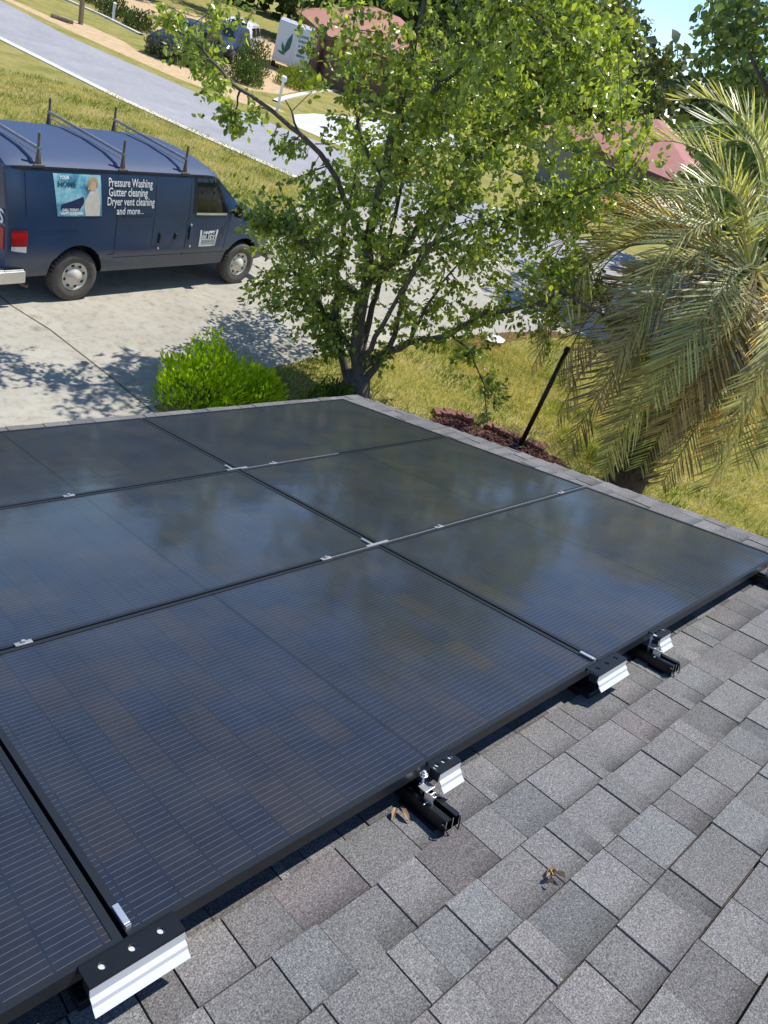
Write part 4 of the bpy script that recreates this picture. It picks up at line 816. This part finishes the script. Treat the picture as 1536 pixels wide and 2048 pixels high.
# ------------------------------------------------------------ parked cars across the street
def car(name,lb,x,y,rz,paint,suv=True,group=None):
    o=empty(name,(x,y,0),rz); tag(o,lb,'car',group)
    bp=[(0,.28),(.80,.27),(.88,.34),(.92,.55),(.93,.80),(.90,.95),(.84,1.2),(.76,1.5),(.70,1.62),(.5,1.68),(0,1.70)]
    def s(xx,zm,wk=1,zn=.27):
        P=[]
        for yy,z in bp:
            bb=.95 if zm>1.05 else .7
            if z>bb: z=bb+(z-bb)*(zm-bb)/(1.70-bb)
            if z<.5: z=zn+(z-.27)*(.5-zn)/.23
            P.append((yy*wk,z))
        return (xx,P)
    b=Body([s(-1.0,1.0,.85,.45),s(-.93,1.15,.93,.4),s(-.75,1.5,.97),s(-.55,1.66),s(.3,1.7),s(1.3,1.69),s(1.6,1.62),s(2.25,1.10,.99),s(2.9,1.02,.96),s(3.4,.92,.9,.35),s(3.6,.75,.82,.42)])
    b.mesh('body',[paint,M['black']],o,arches=(0,2.75),ar=.40,ydepth=.26,wmax=.93,zc=.36)
    for wx in (0,2.75):
        for sy in (-1,1): wheel(o,wx,sy*.80,.34,.21,sy,M['rim'],M['tyre'],.62)
    for sy in (-1,1):
        side_patch(b,'side_window',M['glass'],o,[(-.55,1.05),(.55,1.05),(.55,1.55),(-.40,1.50)],sy,.004,4); side_patch(b,'side_window',M['glass'],o,[(.62,1.05),(2.0,1.05),(1.45,1.54),(.62,1.55)],sy,.004,4)
    for X0,X1,nm in ((1.66,2.2,'windshield'),(-.90,-.62,'rear_window')):
        m=MB()
        for i in range(4):
            for j in range(6):
                pts=[(X0+(X1-X0)*a/4,-.62+1.24*c/6) for a,c in ((i,j),(i+1,j),(i+1,j+1),(i,j+1))]; m.face([(p[0],p[1],b.top(*p)+.006) for p in pts])
        m.build(nm,M['glass'],o)
    for sy in (-1,1):
        m=MB(); m.box((3.45,sy*.62,.72),(.14,.26,.12)); m.build('headlight',M['clear'],o,bevel=.02); m=MB(); m.box((-.97,sy*.70,.85),(.06,.14,.22)); m.build('tail_light',M['red'],o)
    return o
car('parked_car','dark blue car at the left of the neighbour yard, behind the grey green shrubs',21.4,37.3,R(215),M['darkcar'],group='cars parked in the yard across the street')
car('parked_car','darker car between the blue car and the white vehicles',26.0,42.0,R(225),M['darkcar'],group='cars parked in the yard across the street')
car('parked_car','white car left of the white trailer, mostly behind leaves',29.6,46.6,R(225),M['whitecar'],group='cars parked in the yard across the street')
# ------------------------------------------------------------ white box trailer with leaf logo
tr=empty('box_trailer',(29.8,41.6,0),R(-36)); tag(tr,'white box trailer with a green leaf logo and green lettering across the street','trailer')
m=MB(); m.box((0,2.0,1.47),(2.1,4.0,2.05)); m.build('body',M['whitebox'],tr,bevel=.04)
m=MB(); m.box((0,2.0,2.512),(2.05,3.95,.03)); m.build('roof',M['greylid'],tr)
m=MB(); m.box((.0,-.012,1.47),(.02,.02,1.95)); m.box((0,-.03,.50),(2.1,.08,.12)); m.build('door_frame',M['chrome'],tr)
for sy in (-1,1):
    for yy in (1.6,2.5): wheel(tr,sy*1.0,yy,.36,.2,1,M['rim'],M['tyre']).rotation_euler=(0,0,R(-90)*sy)
lf=MB()
for (x0,z0,a,L) in ((-.42,.95,78,1.15),(-.45,.93,112,.62),(-.38,.90,165,.5)):
    d=Vector((math.cos(R(a)),math.sin(R(a)))); n_=Vector((-d.y,d.x)); p=Vector((x0,z0)); P=[p,p+d*L*.35-n_*L*.14,p+d*L*.7-n_*L*.10,p+d*L,p+d*L*.65+n_*L*.12,p+d*L*.3+n_*L*.12]; lf.face([(q_.x,-.016-.002*L,q_.y) for q_ in P])
lf.build('leaf_logo',M['green'],tr)
m=MB()
for (s,z,sz) in (('LAWN',2.02,.20),('GARDEN',1.78,.18),('& TREE',1.53,.18),('CARE',1.29,.18),('SERVICE',1.05,.16)):
    V,F=text_mesh(s,sz,.006,'CENTER'); b=len(m.v)
    for v in V: m.v.append((.50+v[0]*.85,-.016,z+v[1]))
    for f in F: m.f.append(tuple(b+i for i in f)); m.m.append(0); m.c.append(None)
m.build('lettering',M['green'],tr)
# ------------------------------------------------------------ street furniture
mb=empty('mailbox_post',(16.5,39.3,0),R(20)); tag(mb,'brown wooden mailbox post in a patch of soil beside the road','mailbox')
m=MB(); m.box((0,0,.6),(.16,.16,1.2)); m.box((.0,.22,1.05),(.14,.6,.1)); m.build('post',M['wood'],mb,bevel=.01)
m=MB(); m.box((0,.2,1.24),(.22,.52,.2)); m.build('box',M['wood'],mb,bevel=.04)
m=MB(); m.tube([(-.9,.2,.08),(-.1,-.25,.08)],.09,8); tag(m.build('landscape_timber',M['wood'],loc=(16.0,38.9,0)),'short weathered landscape timber lying at the foot of the mailbox post','timber')
sheet('soil_patch',[(15.6,38.2),(16.6,36.2),(17.6,35.9),(17.8,37.6),(17.0,39.6),(16.0,40.4)],.006,M['sand'])
wm=empty('white_mailbox',(21.0,29.5,0),R(-30)); tag(wm,'white mailbox on a white post where the pale driveway meets the road','mailbox')
m=MB(); m.box((0,0,.6),(.1,.1,1.2)); m.build('post',M['white'],wm); m=MB(); m.box((0,-.1,1.28),(.2,.48,.2)); m.build('box',M['white'],wm,bevel=.05)
for i,(x,y) in enumerate(((19.95,43.6),(19.0,47.0))):
    o=empty('garden_post',(x,y,0)); m=MB(); m.box((0,0,.4),(.1,.1,.8)); m.build('shaft',M['white'],o); m=MB(); m.box((0,0,.82),(.14,.14,.05),taper=.4); m.build('cap',M['white'],o); tag(o,('short white garden post just behind the kerb, nearer the parked cars','short white garden post at the top left edge of the photo')[i],'post','white posts behind the kerb')
bp_=empty('garden_pole',(9.97,5.5,0)); m=MB(); m.tube([(0,0,0),(0,0,1.75)],.038,12); m.build('shaft',M['black'],bp_,smooth=True); m=MB(); m.lathe([(0,0),(.10,0),(.10,.02),(.05,.05),(0,.05)],(0,0,0),'Z',20); m.build('base',M['black'],bp_); m=MB(); m.lathe([(0,.0),(.05,0),(.055,.04),(.03,.08),(0,.09)],(0,0,1.75),'Z',16); m.build('cap',M['black'],bp_)
tag(bp_,'thin black upright pole in the garden bed between tree and palm','pole')
# crumpled white bag by the drive
m=MB(); rs=random.Random(2); rows=[]
for j in range(5):
    ring=[]
    for k in range(9):
        a=6.283*k/9; r_=.17*math.sin(math.pi*(.12+.8*j/4.6))*rs.uniform(.65,1.25); ring.append((r_*math.cos(a)*1.3,r_*math.sin(a),.18*j/4*rs.uniform(.7,1.2)))
    rows.append(ring)
for a,b in zip(rows,rows[1:]):
    for k in range(9): m.face([a[k],a[(k+1)%9],b[(k+1)%9],b[k]])
m.face(rows[-1]); o=m.build('crumpled_bag',simple('thin_white_plastic',(.8,.72,.70),.5,var=.08),loc=(13.1,8.92,0)); tag(o,'crumpled white plastic bag on the reddish edge of the driveway','bag')
# garden bricks edging the bed
bk=MB(); bk.box((0,0,.045),(.20,.095,.07)); b0=bk.build('garden_brick',M['brickred'],bevel=.008); rs=random.Random(4)
path=[(9.05,6.66),(9.36,6.58),(9.6,6.36),(9.8,6.12),(10.03,5.82),(10.25,5.52),(10.42,5.2)]
n_=0; acc=[]
for a,b in zip(path,path[1:]):
    L=(Vector(b)-Vector(a)).length; kk=max(1,round(L/.125))
    for q_ in range(kk): p=Vector(a).lerp(Vector(b),q_/kk); acc.append((p.x,p.y,math.atan2(b[1]-a[1],b[0]-a[0])))
for (x,y,a) in acc:
    o=b0 if n_==0 else b0.copy()
    if n_: col.objects.link(o)
    n_+=1; o.location=(x,y,rs.uniform(0,.02)); o.rotation_euler=(rs.uniform(-.12,.12),rs.uniform(-.15,.15),a+math.pi/2+rs.uniform(-.25,.25))
    tag(o,'red brick in the curved garden edging beyond the roof corner','brick','bricks edging the garden bed')
# bark chips
n=1400; P=[]
poly=bed
def inpoly(x,y,poly):
    c=False; j=len(poly)-1
    for i in range(len(poly)):
        xi,yi=poly[i]; xj,yj=poly[j]
        if (yi>y)!=(yj>y) and x<(xj-xi)*(y-yi)/(yj-yi)+xi: c=not c
        j=i
    return c
m=MB(); rs=random.Random(9)
while len(m.f)<n*6:
    x,y=rs.uniform(7,12.3),rs.uniform(3,7)
    if inpoly(x,y,poly): t=rs.uniform(.6,1.4); m.box((x,y,.02+rs.random()*.02),(rs.uniform(.03,.08),rs.uniform(.015,.03),.012),Matrix.Rotation(rs.uniform(0,6),3,'Z')@Matrix.Rotation(rs.uniform(-.5,.5),3,'X'))
tag(m.build('bark_chips',M['mulch']),'loose red bark chips covering the garden bed','bark chips',kind='stuff')
# grass blades
def blades(name,boxes,n,h,lb,avoid=()):
    X=[];Y=[]
    tot=sum((b[1]-b[0])*(b[3]-b[2]) for b in boxes)
    for b in boxes:
        k=int(n*(b[1]-b[0])*(b[3]-b[2])/tot); x=rng.uniform(b[0],b[1],k); y=rng.uniform(b[2],b[3],k); X.append(x);Y.append(y)
    X=np.concatenate(X);Y=np.concatenate(Y)
    keep=np.array([not any(inpoly(a,b,pl) for pl in avoid) for a,b in zip(X,Y)]); X=X[keep];Y=Y[keep]; k=len(X)
    nz=np.array([noise.noise(Vector((a*.9,b*.9,0)))+.5*noise.noise(Vector((a*3,b*3,5))) for a,b in zip(X,Y)])
    P=np.stack([X,Y,np.zeros(k)],1); D=rng.normal(size=(k,3))*.55; D[:,2]=1
    f=np.clip(nz*1.6+.5+rng.normal(size=k)*.2,0,1)[:,None]; T=np.array([.28,.31,.07])*(1-f)+np.array([.60,.50,.22])*f
    o=leaves_mesh(name,P,D,h*rng.uniform(.5,1.3,k)*(1+.5*np.clip(-nz,0,1)),T*rng.uniform(.8,1.25,(k,1)),M['grassblade'],None,wr=.16); tag(o,lb,'grass',kind='stuff')
drv=[(-6,3.2),(4.45,3.2),(4.5,7.6),(6.2,8.2),(8.3,8.75),(10.7,8.95),(13,9.3),(16,9.4),(19,8.4),(23,6.5),(26,7.2),(20.6,12.6),(15.35,19.4),(13.6,17.2),(11.2,14.6),(8.5,13.9),(-6,13.6)]
blades('grass',[(6.3,13.5,4.2,9.3),(11,17.5,1.0,9.3)],60000,.075,'short yellowing lawn grass between the roof corner and the driveway',[drv,bed])
blades('grass',[(1.0,15.0,13.6,26)],52000,.085,'dry yellow green verge grass behind the van',[drv,road])
